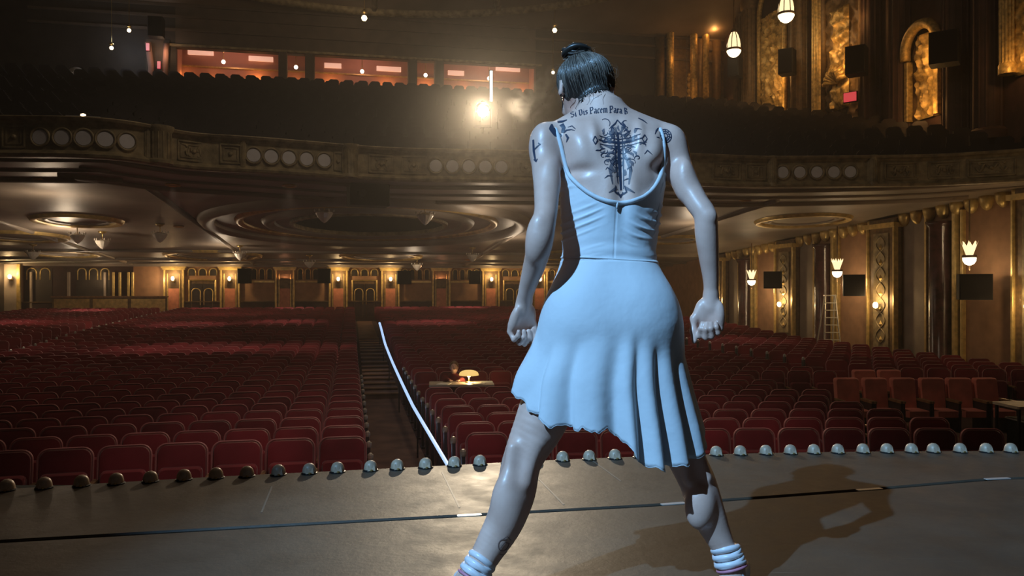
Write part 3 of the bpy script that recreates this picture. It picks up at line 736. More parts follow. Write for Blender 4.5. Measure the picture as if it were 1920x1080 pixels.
# pendant chandeliers hung from the soffit
fc = None
ch_px = [(145,434,.9),(192,446,.6),(608,388,.6),(797,393,.6),(450,472,.6),(62,470,.7),(580,490,.7),(782,496,.7),(300,432,.6),(886,476,.5)]
for i, (x, y, sc_) in enumerate(ch_px):
    s, t = soff(x, y-12); loc = H(s, t, z_sof(t))
    lab = f'small crystal pendant chandelier under the balcony soffit, near {["the left ring coffer","right of the left ring coffer","the left edge of the dark dome","the right edge of the dark dome","the rear door on the left","the far left corner","the rear wall left of center","the rear wall right of center","the left long rib","the standing figure"][i]}'
    if fc is None:
        fc = thing('chandelier', lab, 'chandelier', loc, HA, 'pendants under the soffit')
        MB().lathe([(0,0),(.16,0),(.12,-.06),(.03,-.09),(.015,-.12),(.015,-.3)], 12).build('ceiling_rose', M['brass'], fc, smooth=True)
        MB().lathe([(.03,-.28),(.24,-.34),(.25,-.38),(.18,-.5),(.07,-.62),(0,-.66)], 12).build('crystal_bowl', M['crystal'], fc)
        for k in range(6):
            a = 2*PI*k/6; MB().lathe([(0,.0),(.02,.02),(.025,.06),(0,.10)], 6, (.27*math.cos(a), .27*math.sin(a), -.34)).build('candle_bulb', M['crystal'], fc)
    else: dup(fc, loc, HA, lab)
# dark equipment box slung below the balcony
s, t = soff(706, 352); q, a = bal(706, -1.2)
eb = thing('projector_box', 'dark equipment box slung beneath the balcony front', 'equipment box', (q.x, q.y, 3.2), a)
z1_, z0_ = CZ+(540-345)/F*q.y, CZ+(540-387)/F*q.y; wq = 74/F*q.y/2
MB().cbox(-wq, wq, -.3, .3, z0_-3.2, z1_-3.2, .03).build('housing', M['black'], eb)
for sx in (-1, 1):
    MB().box(sx*wq*.7-.02, sx*wq*.7+.02, -.02, .02, z1_-3.2, .6).build('hanger', M['blackmetal'], eb)
MB().lathe([(.12,0),(.12,.08),(.10,.09)], 14, (-wq*.4,-.3,(z0_+z1_)/2-3.2), 'y').build('lens_tube', M['blackmetal'], eb)
# added fill lights for a general glow below the soffit
for s, t, p_ in ((-10, 31, 125), (-5.5, 36, 60), (6.5, 32, 70), (12, 27, 60), (-12.5, 40, 50), (3, 40, 45), (-8, 23.5, 60), (4, 24, 50)):
    bulb('soffit_fill', H(s, t, z_sof(t)-.85), p_*.8, (1,.76,.52), .25)

# downlights added in the soffit to pool light on the middle and rear seats
dlp = [(-7.5,21.5,1.0),(-4.5,21.8,1.3),(-1.6,21.5,.7),(-6,30,1.0),(-2.5,31,.9),(3,30,1.5),(6,30.5,1.2),(-13,32,1.0),(2.5,42,1.6),(6,42,1.3),(-3,42.5,1.2),(-7,42.5,1.1),(-12.5,41,1.5),(11.5,22,.6)]
for s, t, p_ in dlp:
    sof_obj(MB().lathe([(.16,.02),(.20,-.03),(.17,-.045),(.13,-.02),(.13,.02)], 16, cap=False), 'added_downlight_ring', M['brass'], (s, t))
    spot('added_downlight', H(s, t, z_sof(t)-.08), H(s, t+.9, z_flo(t)), 330*p_, (1,.78,.62), 64, .9, .08)
# ================================================================ BALCONY SEATING AND UPPER REAR WALL
TU = 38.0
NR = 19
def deck_pt(s_i, u):                                    # u 0 at the rail, 1 at the upper rear wall
    q, _ = bal(s_i, -.35); s0, t0 = to_st(q); x = np.interp(s_i, [-200, 2050], [-30.0, 24.0])
    s1 = np.interp(s_i, [-200, 2050], [-19.0, 18.4])
    return s0+(s1-s0)*u, t0+(TU-t0)*u
def z_deck(u): return 3.75+6.1*u
pgrid = np.linspace(-200, 2050, 46)
mb = MB(); vs = []
for k in range(NR+1):
    u = k/NR
    for zz in ((z_deck(max(0,(k-1))/NR), z_deck(u)) if k else (z_deck(0),)):
        vs += [H(*deck_pt(p, u), zz) for p in pgrid]
n = len(pgrid); mb.add(vs, [(j*n+i, j*n+i+1, (j+1)*n+i+1, (j+1)*n+i) for j in range(len(vs)//n-1) for i in range(n-1)])
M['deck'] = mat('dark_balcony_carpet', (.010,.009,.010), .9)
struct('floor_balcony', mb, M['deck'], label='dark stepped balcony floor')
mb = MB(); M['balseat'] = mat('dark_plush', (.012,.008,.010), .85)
for k in range(NR):
    u0 = (k+.55)/NR
    pl = [H(*deck_pt(p, u0), z_deck(k/NR)) for p in np.linspace(-200, 2050, 400)]
    acc = 0; last = pl[0]
    for a_, b_ in zip(pl[:-1], pl[1:]):
        acc += (b_-a_).length
        if acc > .56:
            acc = 0; px = 960+F*b_.x/b_.y
            if not -30 < px < 1950: continue
            d = (b_-a_).normalized(); nn = Vector((d.y, -d.x, 0))
            def W(x, y, z): q = b_+d*x-nn*y; return (q.x, q.y, b_.z+z)
            o_ = [(-.23,.2),(.23,.2),(.23,.80),(.15,.88),(-.15,.88),(-.23,.80)]
            mb.add([W(x,0,z) for x,z in o_]+[W(x,.09,z+.0) for x,z in o_], [(0,1,2,3,4,5),(11,10,9,8,7,6)]+[(i,6+i,6+(i+1)%6,(i+1)%6) for i in range(6)])
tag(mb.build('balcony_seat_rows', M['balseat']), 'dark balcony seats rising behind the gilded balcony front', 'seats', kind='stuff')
# upper rear wall with lit promenade openings
wu = struct('wall_upper_back', MB().box(SL-3, back(330,100,TU)[0], 0, .3, 4, 16), M['dark'], loc=H(0,TU,0), rz=HA, label='dark upper rear wall with lit promenade openings')
def on_up(mb, name, m, smooth=False): return mb.build(name, m, wu, smooth)
op = [(330,522),(538,572),(590,765),(782,815),(832,1004)]
ops = [(back(a,100,TU)[0], back(b,100,TU)[0]) for a,b in op]
zo0, zo1 = 9.55, 11.60
M['pier'] = mat('brown_pier', (.10,.070,.048), .7, var=.2, vscale=2, coords='World')
for (a0,a1),(b0,b1) in zip(ops, ops[1:]): on_up(MB().cbox(a1, b0, -.10, .45, 8, zo1+.02, .04), 'pier', M['pier'])
on_up(MB().box(ops[-1][1], SR+.3, -.05, .35, 4, 16), 'wall_panel', M['dark'])
on_up(MB().box(ops[0][0]-.02, ops[-1][1]+.02, -.04, .35, zo1, 16), 'lintel', M['pier'])
on_up(MB().box(ops[0][0]-.3, ops[-1][1]+.3, -.12, .0, zo1+.02, zo1+.12), 'lintel_moulding', M['oldgold'])
on_up(MB().box(ops[0][0]-.02, ops[-1][1]+.02, -.04, .35, 4, zo0), 'parapet', M['dark'])
for k, zz in enumerate((12.3, 12.9, 13.4)): on_up(MB().box(ops[0][0]-6, SR, -.14, 0, zz, zz+.10), 'cornice_band', M['pier'])
DA = 2.6                                                # promenade behind the openings
s0, s1 = ops[0][0]-.3, ops[-1][1]+.3
on_up(MB().box(s0, s1, DA, DA+.1, zo0-.2, 13.0), 'promenade_wall', M['salmon'])
on_up(MB().box(s0, s1, .3, DA, zo0-.2, zo0-.1), 'promenade_floor', M['carpet'])
on_up(MB().box(s0, s1, .3, DA, 12.75, 12.85), 'promenade_ceiling', M['salmon'])
on_up(MB().box(s0, s1, DA-.08, DA, 11.42, 11.49), 'dado_rail', M['goldtrim'])
for x in (s0, s1): on_up(MB().box(x-.05, x+.05, .3, DA, zo0-.2, 13.0), 'promenade_end', M['salmon'])
M['cove'] = glow('cove_glow', (1,.50,.34), .7)  # glowing boxes stand in for the light in the ceiling recesses
for a, b, y in ((352,400,97),(466,512,109),(608,640,122),(706,752,128),(840,870,136),(930,975,128)):
    sa, z = back(a, y, TU+DA-.1); sb, _ = back(b, y, TU+DA-.1)
    on_up(MB().cbox(sa, sb, DA-.14, DA, z-.11, z+.11, .02), 'cove_glow', M['cove'])
lamps = [(419,116),(555,126),(679,134),(798,141),(917,147)]
fp = None
for i, (x, y) in enumerate(lamps):
    s, z = back(x, y, TU+1.2); loc = H(s, TU+1.2, z)
    lab = f'small white globe lamp hanging in the lit promenade, {ORD[i+1]} from the left'
    if fp is None:
        fp = thing('globe_lamp', lab, 'lamp', loc, HA, 'promenade globe lamps')
        MB().lathe([(0,-.10),(.06,-.08),(.10,0),(.06,.08),(0,.10)], 12).build('globe', M['bulbwhite'], fp, smooth=True); MB().tube([(0,0,.1),(0,0,12.75-z)], .02, 5).build('rod', M['brass'], fp)
    else: dup(fp, loc, HA, lab)
for x, p_ in ((345,26),(400,20),(480,80),(555,25),(620,70),(725,75),(800,85),(870,40),(980,45)):
    s, _ = back(x, 150, TU+DA-.5); bulb('promenade_uplight', H(s, TU+DA-.30, 10.92), p_*.20, (1,.40,.10), .06)
for x in (430, 680, 920):
    s, _ = back(x, 150, TU+1.2); bulb('promenade_light', H(s, TU+1.3, 12.0), 26, (1,.52,.40), .12)
# doorway at the left of the promenade, with red signs and pale drapes
sa, sb = back(274,100,TU)[0], back(318,100,TU)[0]
on_up(MB().box(sa, sb, -.06, -.02, 9.6, back(296,75,TU)[1]), 'doorway', M['pier'])
for x in (283, 309):
    s, _ = back(x,100,TU); on_up(MB().tube([(s,-.12,9.6),(s+.04,-.12,10.6),(s-.1 if x<300 else s+.1,-.12,11.7)], .13, 8), 'drape', M['salmon'], True)
for i, (x, y) in enumerate(((277,88),(298,122))):
    s, z = back(x, y, TU-.3); e = thing('exit_sign', f'small red exit sign by the left promenade doorway, {["upper","lower"][i]} one', 'sign', H(s, TU-.3, z), HA)
    MB().cbox(-.07,.07,-.03,.03,-.16,.16,.01).build('lit_face', M['exitred'], e); MB().box(-.09,.09,.03,.07,-.18,.18).build('case', M['black'], e)
bulb('doorway_light', H(back(312,100,TU)[0], TU-.6, back(312,100,TU)[1]), 10, (1,.6,.35), .08)
# follow spot on the balcony
r = thing('follow_spot', 'blazing follow spot aimed at the stage from the balcony', 'spotlight', fl, 0)
dv = (Vector((.3,2.6,.4))-fl).normalized(); el = math.asin(-dv.z)
def tilt(o): o.rotation_euler = dv.to_track_quat('-Y', 'Z').to_euler(); return o
tilt(MB().lathe([(0,.015),(.11,.006),(.155,-.01)], 24, (0,-.425,0), 'y').build('lens', M['lens'], r))
tilt(MB().lathe([(.19,.40),(.19,.36),(.18,.30),(.18,-.3),(.22,-.35),(.22,-.75),(.15,-.8)], 20, (0,0,0), 'y').build('barrel', M['black'], r, smooth=False))
for sx in (-1,1): MB().box(sx*.24-.02, sx*.24+.02, -.04, .04, -.45, .05).build('yoke_arm', M['blackmetal'], r)
MB().box(-.26,.26,-.05,.05,-.5,-.44).build('yoke_base', M['blackmetal'], r); MB().tube([(0,0,-.48),(0,0,-1.25)], .035, 8).build('stand', M['blackmetal'], r)
for k in range(3):
    a = 2*PI*k/3+.5; MB().tube([(0,0,-.9),(.45*math.cos(a),.45*math.sin(a),-1.25)], .02, 6).build('leg', M['blackmetal'], r)
# bright tall strip lamp just behind it
s, z = back(921, 160, 31.5); z1 = back(921,133,31.5)[1]; z0 = back(921,190,31.5)[1]
e = thing('strip_lamp', 'tall thin white strip lamp above the follow spot', 'lamp', H(s, 31.5, z0), HA)
MB().cbox(-.05,.05,-.03,.03,0,z1-z0,.01).build('tube', M['bulbwhite'], e); MB().box(-.08,.08,.03,.06,-1.6,z1-z0+.05).build('backing', M['black'], e)

# ================================================================ UPPER CEILING
def z_c(t): return 13.5+.27*(TU-t)
mb = MB(); ts = [8, 20, 30, 38.3]
mb.add([H(s, t, z_c(t)) for t in ts for s in (SL-4, SR+.4)], [(2*i, 2*i+1, 2*i+3, 2*i+2) for i in range(3)])
up = struct('ceiling_upper', mb, M['ceiling'], label='dark brown dome ceiling above the balcony')
for R_, rr in ((16.5,.22),(14.2,.14),(12.0,.25),(9.5,.15)):
    pts = []
    for a in np.linspace(.08*PI, .92*PI, 50):
        s, t = 1.0+R_*1.25*math.cos(a), 21.0+R_*math.sin(a)
        if SL-3 < s < SR and t < 38: pts.append(H(s, t, z_c(t)-.02))
    if len(pts) > 3: MB().tube(pts, rr, 8).build('ring_moulding', M['oldgold'], up, smooth=True)
for k in range(9):
    a = PI*(.14+.09*k); p0 = (1+12*1.25*math.cos(a), 21+12*math.sin(a)); p1 = (1+16.5*1.25*math.cos(a), 21+16.5*math.sin(a))
    if p1[1] < 38 and SL-3 < p1[0] < SR: MB().tube([H(p0[0], p0[1], z_c(p0[1])), H(p1[0], p1[1], z_c(p1[1]))], .16, 6).build('radial_rib', M['oldgold'], up, smooth=True)

# ================================================================ UPPER RIGHT WALL
ur = struct('wall_upper_right', MB().box(0, .4, 6, TU+.3, 3.9, 17), M['darkred'], rz=HA, label='dark red upper right wall with gilded columns and niches'); ur.location = H(SR, 0, 0)
def tz(x, y, off=.2): return side(x, y, SR-off)
from mathutils import noise as mnoise
def ornament(t0, t1, z0, z1, depth, name, m, off=.08, res=.075, arch=False, parent=None, seed=0):
    nu = max(6, int((t1-t0)/res)); nv = max(8, int((z1-z0)/res)); mb = MB(); tc, hw = (t0+t1)/2, (t1-t0)/2
    def fn(u, v):
        t = t0+(t1-t0)*u; z = z0+(z1-z0)*v
        if arch:
            zz = z1-hw
            if z > zz:
                lim = math.sqrt(max(hw*hw-(z-zz)**2, .0)); t = tc+(t-tc)*lim/hw
        c = Vector((abs(t-tc)*2.6, z*1.9+seed, seed))
        d = abs(mnoise.noise(c))*1.3+.6*abs(mnoise.noise(c*2.3))
        d = 1-min(1, d*1.35); edge_ = min(u, 1-u, v, 1-v)
        return (-(off+depth*max(0, d)*(1 if edge_ > 0 else 0)), t, z)
    mb.grid(fn, nu+1, nv+1); o = mb.build(name, m, ur); autosmooth(o, 60); return o
def column_u(px, r, z0, z1, m, off=.1):
    t = tz(px, 100)[0]
    mb = MB().lathe([(r*1.25,z0),(r*1.25,z0+.25),(r,z0+.35),(r*.94,z1-.6),(r*1.1,z1-.5),(r*1.3,z1-.1),(r*1.35,z1)], 18, (-off, t, 0))
    for k in range(8): 
        a = PI/2+PI*k/7; mb.tube([(-off+r*1.0*math.cos(a), t+r*1.0*math.sin(a), z0+.3),(-off+r*.95*math.cos(a), t+r*.95*math.sin(a), z1-.55)], .035, 4)
    o = mb.build('column', m, ur); autosmooth(o, 40); return o
def arch_mould(t0, t1, z0, z1, r, m, off=.15, name='arch_moulding'):
    hw, tc = (t1-t0)/2, (t0+t1)/2; zz = z1-hw
    pts = [(-off, t0, z0)]+[(-off, tc+hw*math.cos(a), zz+hw*math.sin(a)) for a in np.linspace(PI, 0, 17)]+[(-off, t1, z0)]
    return MB().tube(pts, r, 8).build(name, m, ur, smooth=True)
ZR0 = 5.0
def span(xa, xb): 
    a, b = tz(xb, 100)[0], tz(xa, 100)[0]; return min(a,b), max(a,b)
def zpx(x, y): return tz(x, y)[1]
# gilt relief fields (lit from below), from the rear corner towards the stage
t0, t1 = span(1425, 1466); ornament(t0, t1, 7.4, 13.2, .22, 'relief_field', M['gold'], seed=3); arch_mould(t0-.15, t1+.15, 7.2, 14.5, .12, M['gold'])
t0, t1 = span(1545, 1612); ornament(t0, t1, 6.6, 13.0, .16, 'relief_field', M['bronze'], seed=8)
t0, t1 = span(1562, 1592); ornament(t0, t1, 7.7, 11.6, .26, 'relief_strip', M['gold'], off=.2, seed=21)
arch_mould(*span(1543, 1614), 6.6, 14.6, .14, M['bronze'])
t0, t1 = span(1702, 1762); ornament(t0, t1, zpx(1730,222), zpx(1730,60), .08, 'niche_back', M['bronze'], off=.05, arch=True, seed=31)
t0b, t1b = span(1716, 1746); ornament(t0b, t1b, zpx(1730,222), zpx(1730,62), .26, 'relief_strip', M['gold'], off=.12, seed=41)
hw = (t1-t0)/2; arch_mould(t0, t1, zpx(1730,105), zpx(1730,46), .17, M['gold'], off=.30)
for tt in (t0+.06, t1-.06): MB().cbox(-.34, -.1, tt-.09, tt+.09, zpx(1730,222), zpx(1730,108), .03).build('niche_pilaster', M['gold'], ur)
# shell over the doorway near the red sign
tS, zS = tz(1572, 156); mb = MB()
for k in range(9):
    a = PI*(.05+.9*k/8); mb.tube([(-.25, tS, zS), (-.5, tS+.45*math.cos(a), zS+.42*math.sin(a)), (-.35, tS+.72*math.cos(a), zS+.62*math.sin(a))], [.03,.09,.10], 6)
mb.build('shell_ornament', M['gold'], ur, smooth=True)
for px, r, m in ((1404,.42,'bronze'),(1497,.48,'bronze'),(1535,.34,'gold'),(1632,.4,'darkred'),(1686,.4,'darkred'),(1790,.42,'darkred'),(1850,.45,'darkred'),(1384,.3,'bronze')):
    column_u(px, r, 5.2, 14.5, M[m])
t0, t1 = span(1896, 1960); ornament(t0, t1, zpx(1910,140), 12.5, .2, 'relief_field', M['gold'], seed=51); column_u(1895, .2, zpx(1895,140), 13, M['gold'], .3)
# rear corner: arches on the upper rear wall
def on_ub(mb, name, m, smooth=False): return mb.build(name, m, wu, smooth)
def ub(x, y): return back(x, y, TU-.2)
for xa, xb, yt, yb in ((1256,1300,44,200),(1322,1392,-30,205)):
    a, b = ub(xa,100)[0], ub(xb,100)[0]; hw = (b-a)/2; zt_, zb_ = ub((xa+xb)/2, yt)[1], ub((xa+xb)/2, yb)[1]; zz = zt_-hw; c = (a+b)/2
    on_ub(MB().slab([(a,zb_),(b,zb_)]+[(c+hw*math.cos(q), zz+hw*math.sin(q)) for q in np.linspace(0,PI,15)], -.06, .02), 'niche_back', M['bronze'])
    pts = [(a,-.25,zb_)]+[(c+hw*math.cos(q), -.25, zz+hw*math.sin(q)) for q in np.linspace(PI,0,17)]+[(b,-.25,zb_)]
    on_ub(MB().tube(pts, .2, 8), 'arch_moulding', M['gold'], True)
a, _ = ub(1296,100); mb = MB()
for k in range(14): mb.lathe([(0,.14),(.08,.10),(.14,.03),(.15,0)], 8, (a+.06*math.sin(k*2.1), -.1, ub(1296,140)[1]-k*.10), 'y')
on_ub(mb, 'relief_strip', M['gold'], True)
a, _ = ub(1368,100); on_ub(MB().lathe([(.05,7.1),(.22,7.3),(.26,8.2),(.16,8.9),(.05,9.0)], 12, (a,-.2,0)), 'gilt_urn', M['gold'], True)
for x in (1238, 1312, 1345): on_ub(MB().lathe([(.26,5),(.24,13.4)], 14, (ub(x,100)[0],-.1,0)), 'column', M['bronze'], True)
# uplights on the gilded ornament
def up_l(px, y, p_, off=1.1, c=(1,.50,.14)):
    t, z = side(px, y, SR-off); bulb('ornament_uplight', H(SR-off, t, z), p_*.5, c, .08)
up_l(1445, 150, 85, .9); up_l(1440, 215, 50, .9); up_l(1577, 120, 60, .8); up_l(1572, 165, 10, .9); up_l(1731, 205, 70, .75); up_l(1731, 120, 45, .75); up_l(1730, 75, 14, .6); up_l(1905, 110, 40, .7); up_l(1535, 80, 40, .9); up_l(1590, 40, 55, 1.0)
for x, y, p_ in ((1275,110,18),(1296,180,10),(1340,60,45),(1368,195,12)):
    s, z = back(x, y, TU-.9); bulb('ornament_uplight', H(s, TU-.9, z), p_*.55, (1,.46,.13), .08)
# hanging lanterns
def hang_lantern(label, loc, sc_, first=None):
    if first is not None:
        r = dup(first, loc, HA, label); r.scale = (sc_,)*3; return r
    r = thing('hanging_lantern', label, 'lantern', loc, HA, 'hanging lanterns of the upper right wall'); r.scale = (sc_,)*3
    MB().lathe([(.30,-.18),(.31,-.02),(.27,.2),(.2,.42),(.12,.55)], 14).build('glass_body', M['lanternglass'], r, smooth=True)
    MB().lathe([(.31,-.25),(.30,-.33),(.22,-.46),(.1,-.54),(0,-.56)], 14).build('glass_bowl', M['bulbwarm'], r, smooth=True)
    MB().lathe([(.33,-.26),(.345,-.21),(.33,-.17)], 14).build('band', M['bronze'], r, smooth=True)
    for k in range(8):
        a = 2*PI*k/8; MB().tube([(.32*math.cos(a),.32*math.sin(a),-.18),(.28*math.cos(a),.28*math.sin(a),.2),(.13*math.cos(a),.13*math.sin(a),.56)], .018, 5).build('cage_rib', M['bronze'], r)
    MB().lathe([(.16,.54),(.13,.62),(.05,.74),(.03,.9),(0,.92)], 12).build('cap', M['bronze'], r, smooth=True)
    MB().tube([(0,0,.85),(0,0,6)], .025, 5).build('chain', M['bronze'], r)
    return r
hl = None
for i, (x, y, sc_, so) in enumerate(((1376,84,1.0,16.6),(1474,16,1.0,16.6),(1287,216,.62,15.2))):
    t, z = side(x, y, so); loc = H(so, t, z)
    lab = ['glowing ribbed lantern hanging over a black speaker near the rear corner','glowing ribbed lantern cut by the top edge, before the gilded column','small whitish glowing lantern low by the rear corner, near the raised shoulder'][i]
    hl2 = hang_lantern(lab, loc, sc_, hl); hl = hl or hl2
    bulb('lantern_light', loc+Vector((0,0,-.8)), 26, (1,.68,.34), .12)
for i, (x, y, wpx, hpx, so) in enumerate(((1378,127,28,36,17.2),(1476,117,34,46,17.3),(1606,115,44,52,17.3),(1771,92,62,60,17.3))):
    t, z = side(x, y, so); p = H(so, t, z); k = p.y/F
    speaker(f'black speaker on the upper right wall, {ORD[i+1]} from the rear corner', p, HA-.8, wpx*k*.8, hpx*k, .6, grp='speakers on the upper right wall')
s, z = back(293, 52, TU-1); speaker('black speaker hanging above the left promenade doorway', H(s, TU-1, z), HA, .62, .85, .5)
t, z = side(1594, 182, 17.6)
e = thing('exit_sign', 'glowing red exit sign on the upper right wall below a black speaker', 'sign', H(17.6, t, z), HA-.95)
MB().box(-.22,.22,-.04,.0,-.16,.16).build('lit_face', M['exitred'], e); MB().box(-.25,.25,.0,.08,-.19,.19).build('case', M['black'], e); MB().box(-.03,.03,.08,.6,.05,.12).build('bracket', M['black'], e)
# little pendant house lamps in front of the upper wall
fp = None
def spots_lab(i): return ['above the promenade, with a yellow collar','high above the standing figure','just left of the standing figure\'s hair bun','upper left, near the black speaker','upper left, lower of the two near the dark corner'][i]
for i, (x, y) in enumerate(((683,34),(1040,57),(1037,136),(242,57),(209,90))):
    s, z = back(x, y, TU-1.5); loc = H(s, TU-1.5, z)
    if fp is None:
        fp = thing('pendant_lamp', 'small round pendant lamp '+spots_lab(i), 'lamp', loc, HA, 'pendant house lamps')
        MB().lathe([(0,-.13),(.09,-.10),(.135,0),(.10,.09),(.05,.12)], 12).build('globe', M['bulbwarm'], fp, smooth=True)
        MB().lathe([(.14,.22),(.15,.30),(.06,.36),(.03,.40)], 12).build('collar', M['brass'], fp, smooth=True); MB().tube([(0,0,.1),(0,0,4.0)], .02, 5).build('rod', M['brass'], fp)
    else:
        q = dup(fp, loc, HA, 'small round pendant lamp '+spots_lab(i)); q.scale = (.62 if i > 1 else .85,)*3
# chandelier light of the big dome (out of frame above) and fill lights added under the ceiling
bulb('dome_chandelier_light', H(2, 13.5, 11.5), 520, (1,.80,.58), .8)
bulb('ceiling_fill_light', H(0, 33, 12.6), 60, (1,.72,.42), .5)
bulb('ceiling_fill_light', H(-8, 30, 13.5), 50, (1,.72,.42), .5)

# work lamp glare at the far left and a small lamp on the balcony rail
s_, z_ = back(144, 139, TU-1.6); e = thing('work_lamp', 'small half-dome work lamp glowing at the far left of the balcony', 'lamp', H(s_, TU-1.6, z_), HA)
MB().lathe([(.34,0),(.32,.10),(.24,.20),(.12,.27),(0,.29)], 16, cap=False).build('dome_shade', M['alu'], e, smooth=True); MB().lathe([(0,-.02),(.08,0),(.10,.05),(.06,.10),(0,.11)], 12).build('lamp_bulb', M['bulbwarm'], e, smooth=True)
MB().tube([(0,0,.28),(0,.3,.3),(0,.35,-2.2)], .03, 6).build('stand', M['blackmetal'], e)
bulb('work_lamp_light', H(s_, TU-1.9, z_-.1), 14, (1,.85,.7), .1)
s_, z_ = back(206, 96, TU-1.0); bulb('left_balcony_light', H(s_+.6, TU-1.3, z_+.3), 26, (.75,.85,1), .3)
q, a = bal(157, .05); e = thing('rail_lamp', 'tiny bright lamp with a glint strip on the left balcony rail', 'lamp', (q.x, q.y, BZ1+.01), a)
MB().lathe([(0,.0),(.05,.01),(.05,.05),(.0,.07)], 10).build('lamp_bulb', M['bulbwarm'], e, smooth=True); MB().cbox(-.32,.32,-.03,.03,0,.012,.004).build('glint_strip', M['alu'], e)  # pale metal strip added for the glint along the rail
# ================================================================ THE DANCER
from mathutils.bvhtree import BVHTree
def PX(px, py, Y): return Vector(((px-960)/F*Y, Y, CZ+(540-py)/F*Y))
class Field:                                            # signed distance field on a grid, meshed by surface nets
    def __init__(self, lo, hi, h):
        self.lo = np.array(lo, np.float32); self.h = h
        self.n = [int(math.ceil((hi[i]-lo[i])/h))+1 for i in range(3)]
        self.ax = [self.lo[i]+h*np.arange(self.n[i], dtype=np.float32) for i in range(3)]
        self.d = np.ones(self.n, np.float32)
    def region(self, lo, hi, m):
        sl = []
        for i in range(3):
            a = max(0, int((lo[i]-m-self.lo[i])/self.h)); b = min(self.n[i], int((hi[i]+m-self.lo[i])/self.h)+2); sl.append(slice(a, b))
        return tuple(sl), np.meshgrid(*[self.ax[i][sl[i]] for i in range(3)], indexing='ij', sparse=True)
    def union(self, sl, v, k):
        a = self.d[sl]; h = np.maximum(k-np.abs(a-v), 0)/k; self.d[sl] = np.minimum(a, v)-h*h*k*.25
    def cut(self, sl, v, k):
        a = self.d[sl]; b = -v; h = np.maximum(k-np.abs(a-b), 0)/k; self.d[sl] = np.maximum(a, b)+h*h*k*.25
    def cone(self, p, r0, q, r1, k=.02, flat=None):
        p = np.array(p, np.float32); q = np.array(q, np.float32); R = max(r0, r1)
        sl, (x, y, z) = self.region(np.minimum(p, q)-R, np.maximum(p, q)+R, k+.03)
        ba = q-p; L2 = float(ba@ba)+1e-9
        t = np.clip(((x-p[0])*ba[0]+(y-p[1])*ba[1]+(z-p[2])*ba[2])/L2, 0, 1)
        t2 = t*t*(3-2*t)*.35+t*.65
        v = np.sqrt((x-p[0]-ba[0]*t)**2+(y-p[1]-ba[1]*t)**2+(z-p[2]-ba[2]*t)**2)-(r0+(r1-r0)*t2)
        self.union(sl, v.astype(np.float32), k)
    def ell(self, c, r, k=.02, R=None, sub=False):
        c = np.array(c, np.float32); r = np.array(r, np.float32); m = float(r.max())
        sl, (x, y, z) = self.region(c-m, c+m, k+.03)
        x, y, z = np.broadcast_arrays(x-c[0], y-c[1], z-c[2])
        if R is not None:
            A = np.array(R, np.float32); x, y, z = A[0,0]*x+A[1,0]*y+A[2,0]*z, A[0,1]*x+A[1,1]*y+A[2,1]*z, A[0,2]*x+A[1,2]*y+A[2,2]*z
        k0 = np.sqrt((x/r[0])**2+(y/r[1])**2+(z/r[2])**2); k1 = np.sqrt((x/r[0]**2)**2+(y/r[1]**2)**2+(z/r[2]**2)**2)+1e-6
        v = k0*(k0-1)/k1
        (self.cut if sub else self.union)(sl, v.astype(np.float32), k)
    def chain(self, pts, k=.02):                        # pts: (Vector, radius)
        P = np.array([tuple(p) for p, r in pts], np.float32); R = np.array([r for p, r in pts], np.float32)
        n = len(pts); u = np.arange(n); w_ = np.linspace(0, n-1, (n-1)*6+1)
        def cr(v):                                      # Catmull-Rom through the joints, so that the limb tapers smoothly
            o = []
            for x in w_:
                i = min(int(x), n-2); t = x-i; a, b, c, d = v[max(i-1,0)], v[i], v[i+1], v[min(i+2,n-1)]
                o.append(.5*((2*b)+(c-a)*t+(2*a-5*b+4*c-d)*t*t+(3*b-a-3*c+d)*t**3))
            return np.array(o, np.float32)
        Pd, Rd = cr(P), cr(R); M_ = float(Rd.max())
        sl, (x, y, z) = self.region(Pd.min(0)-M_, Pd.max(0)+M_, k+.03)
        v = np.full(np.broadcast_shapes(x.shape, y.shape, z.shape), 1.0, np.float32)
        for p, q, a, b in zip(Pd, Pd[1:], Rd, Rd[1:]):
            ba = q-p; t = np.clip(((x-p[0])*ba[0]+(y-p[1])*ba[1]+(z-p[2])*ba[2])/(float(ba@ba)+1e-9), 0, 1)
            np.minimum(v, np.sqrt((x-p[0]-ba[0]*t)**2+(y-p[1]-ba[1]*t)**2+(z-p[2]-ba[2]*t)**2)-(a+(b-a)*t), out=v)
        self.union(sl, v, k)
    def mesh(self):
        d = self.d; ins = d < 0; nx, ny, nz = self.n
        c = np.zeros((nx-1, ny-1, nz-1), np.uint8)
        for i in (0,1):
            for j in (0,1):
                for k in (0,1): c += ins[i:nx-1+i, j:ny-1+j, k:nz-1+k]
        act = np.argwhere((c > 0) & (c < 8)); idx = -np.ones(c.shape, np.int32); idx[tuple(act.T)] = np.arange(len(act))
        acc = np.zeros((len(act), 3), np.float32); cnt = np.zeros(len(act), np.float32)
        corners = [(i,j,k) for i in (0,1) for j in (0,1) for k in (0,1)]
        for a in corners:
            for ax in range(3):
                if a[ax]: continue
                b = list(a); b[ax] = 1
                va = d[act[:,0]+a[0], act[:,1]+a[1], act[:,2]+a[2]]; vb = d[act[:,0]+b[0], act[:,1]+b[1], act[:,2]+b[2]]
                m = (va < 0) != (vb < 0); t = np.where(m, va/(va-vb+1e-12), 0)
                p = np.tile(np.array(a, np.float32), (len(act),1)); p[:,ax] += t
                acc[m] += p[m]; cnt[m] += 1
        V = self.lo+(act+acc/cnt[:,None])*self.h
        faces = []
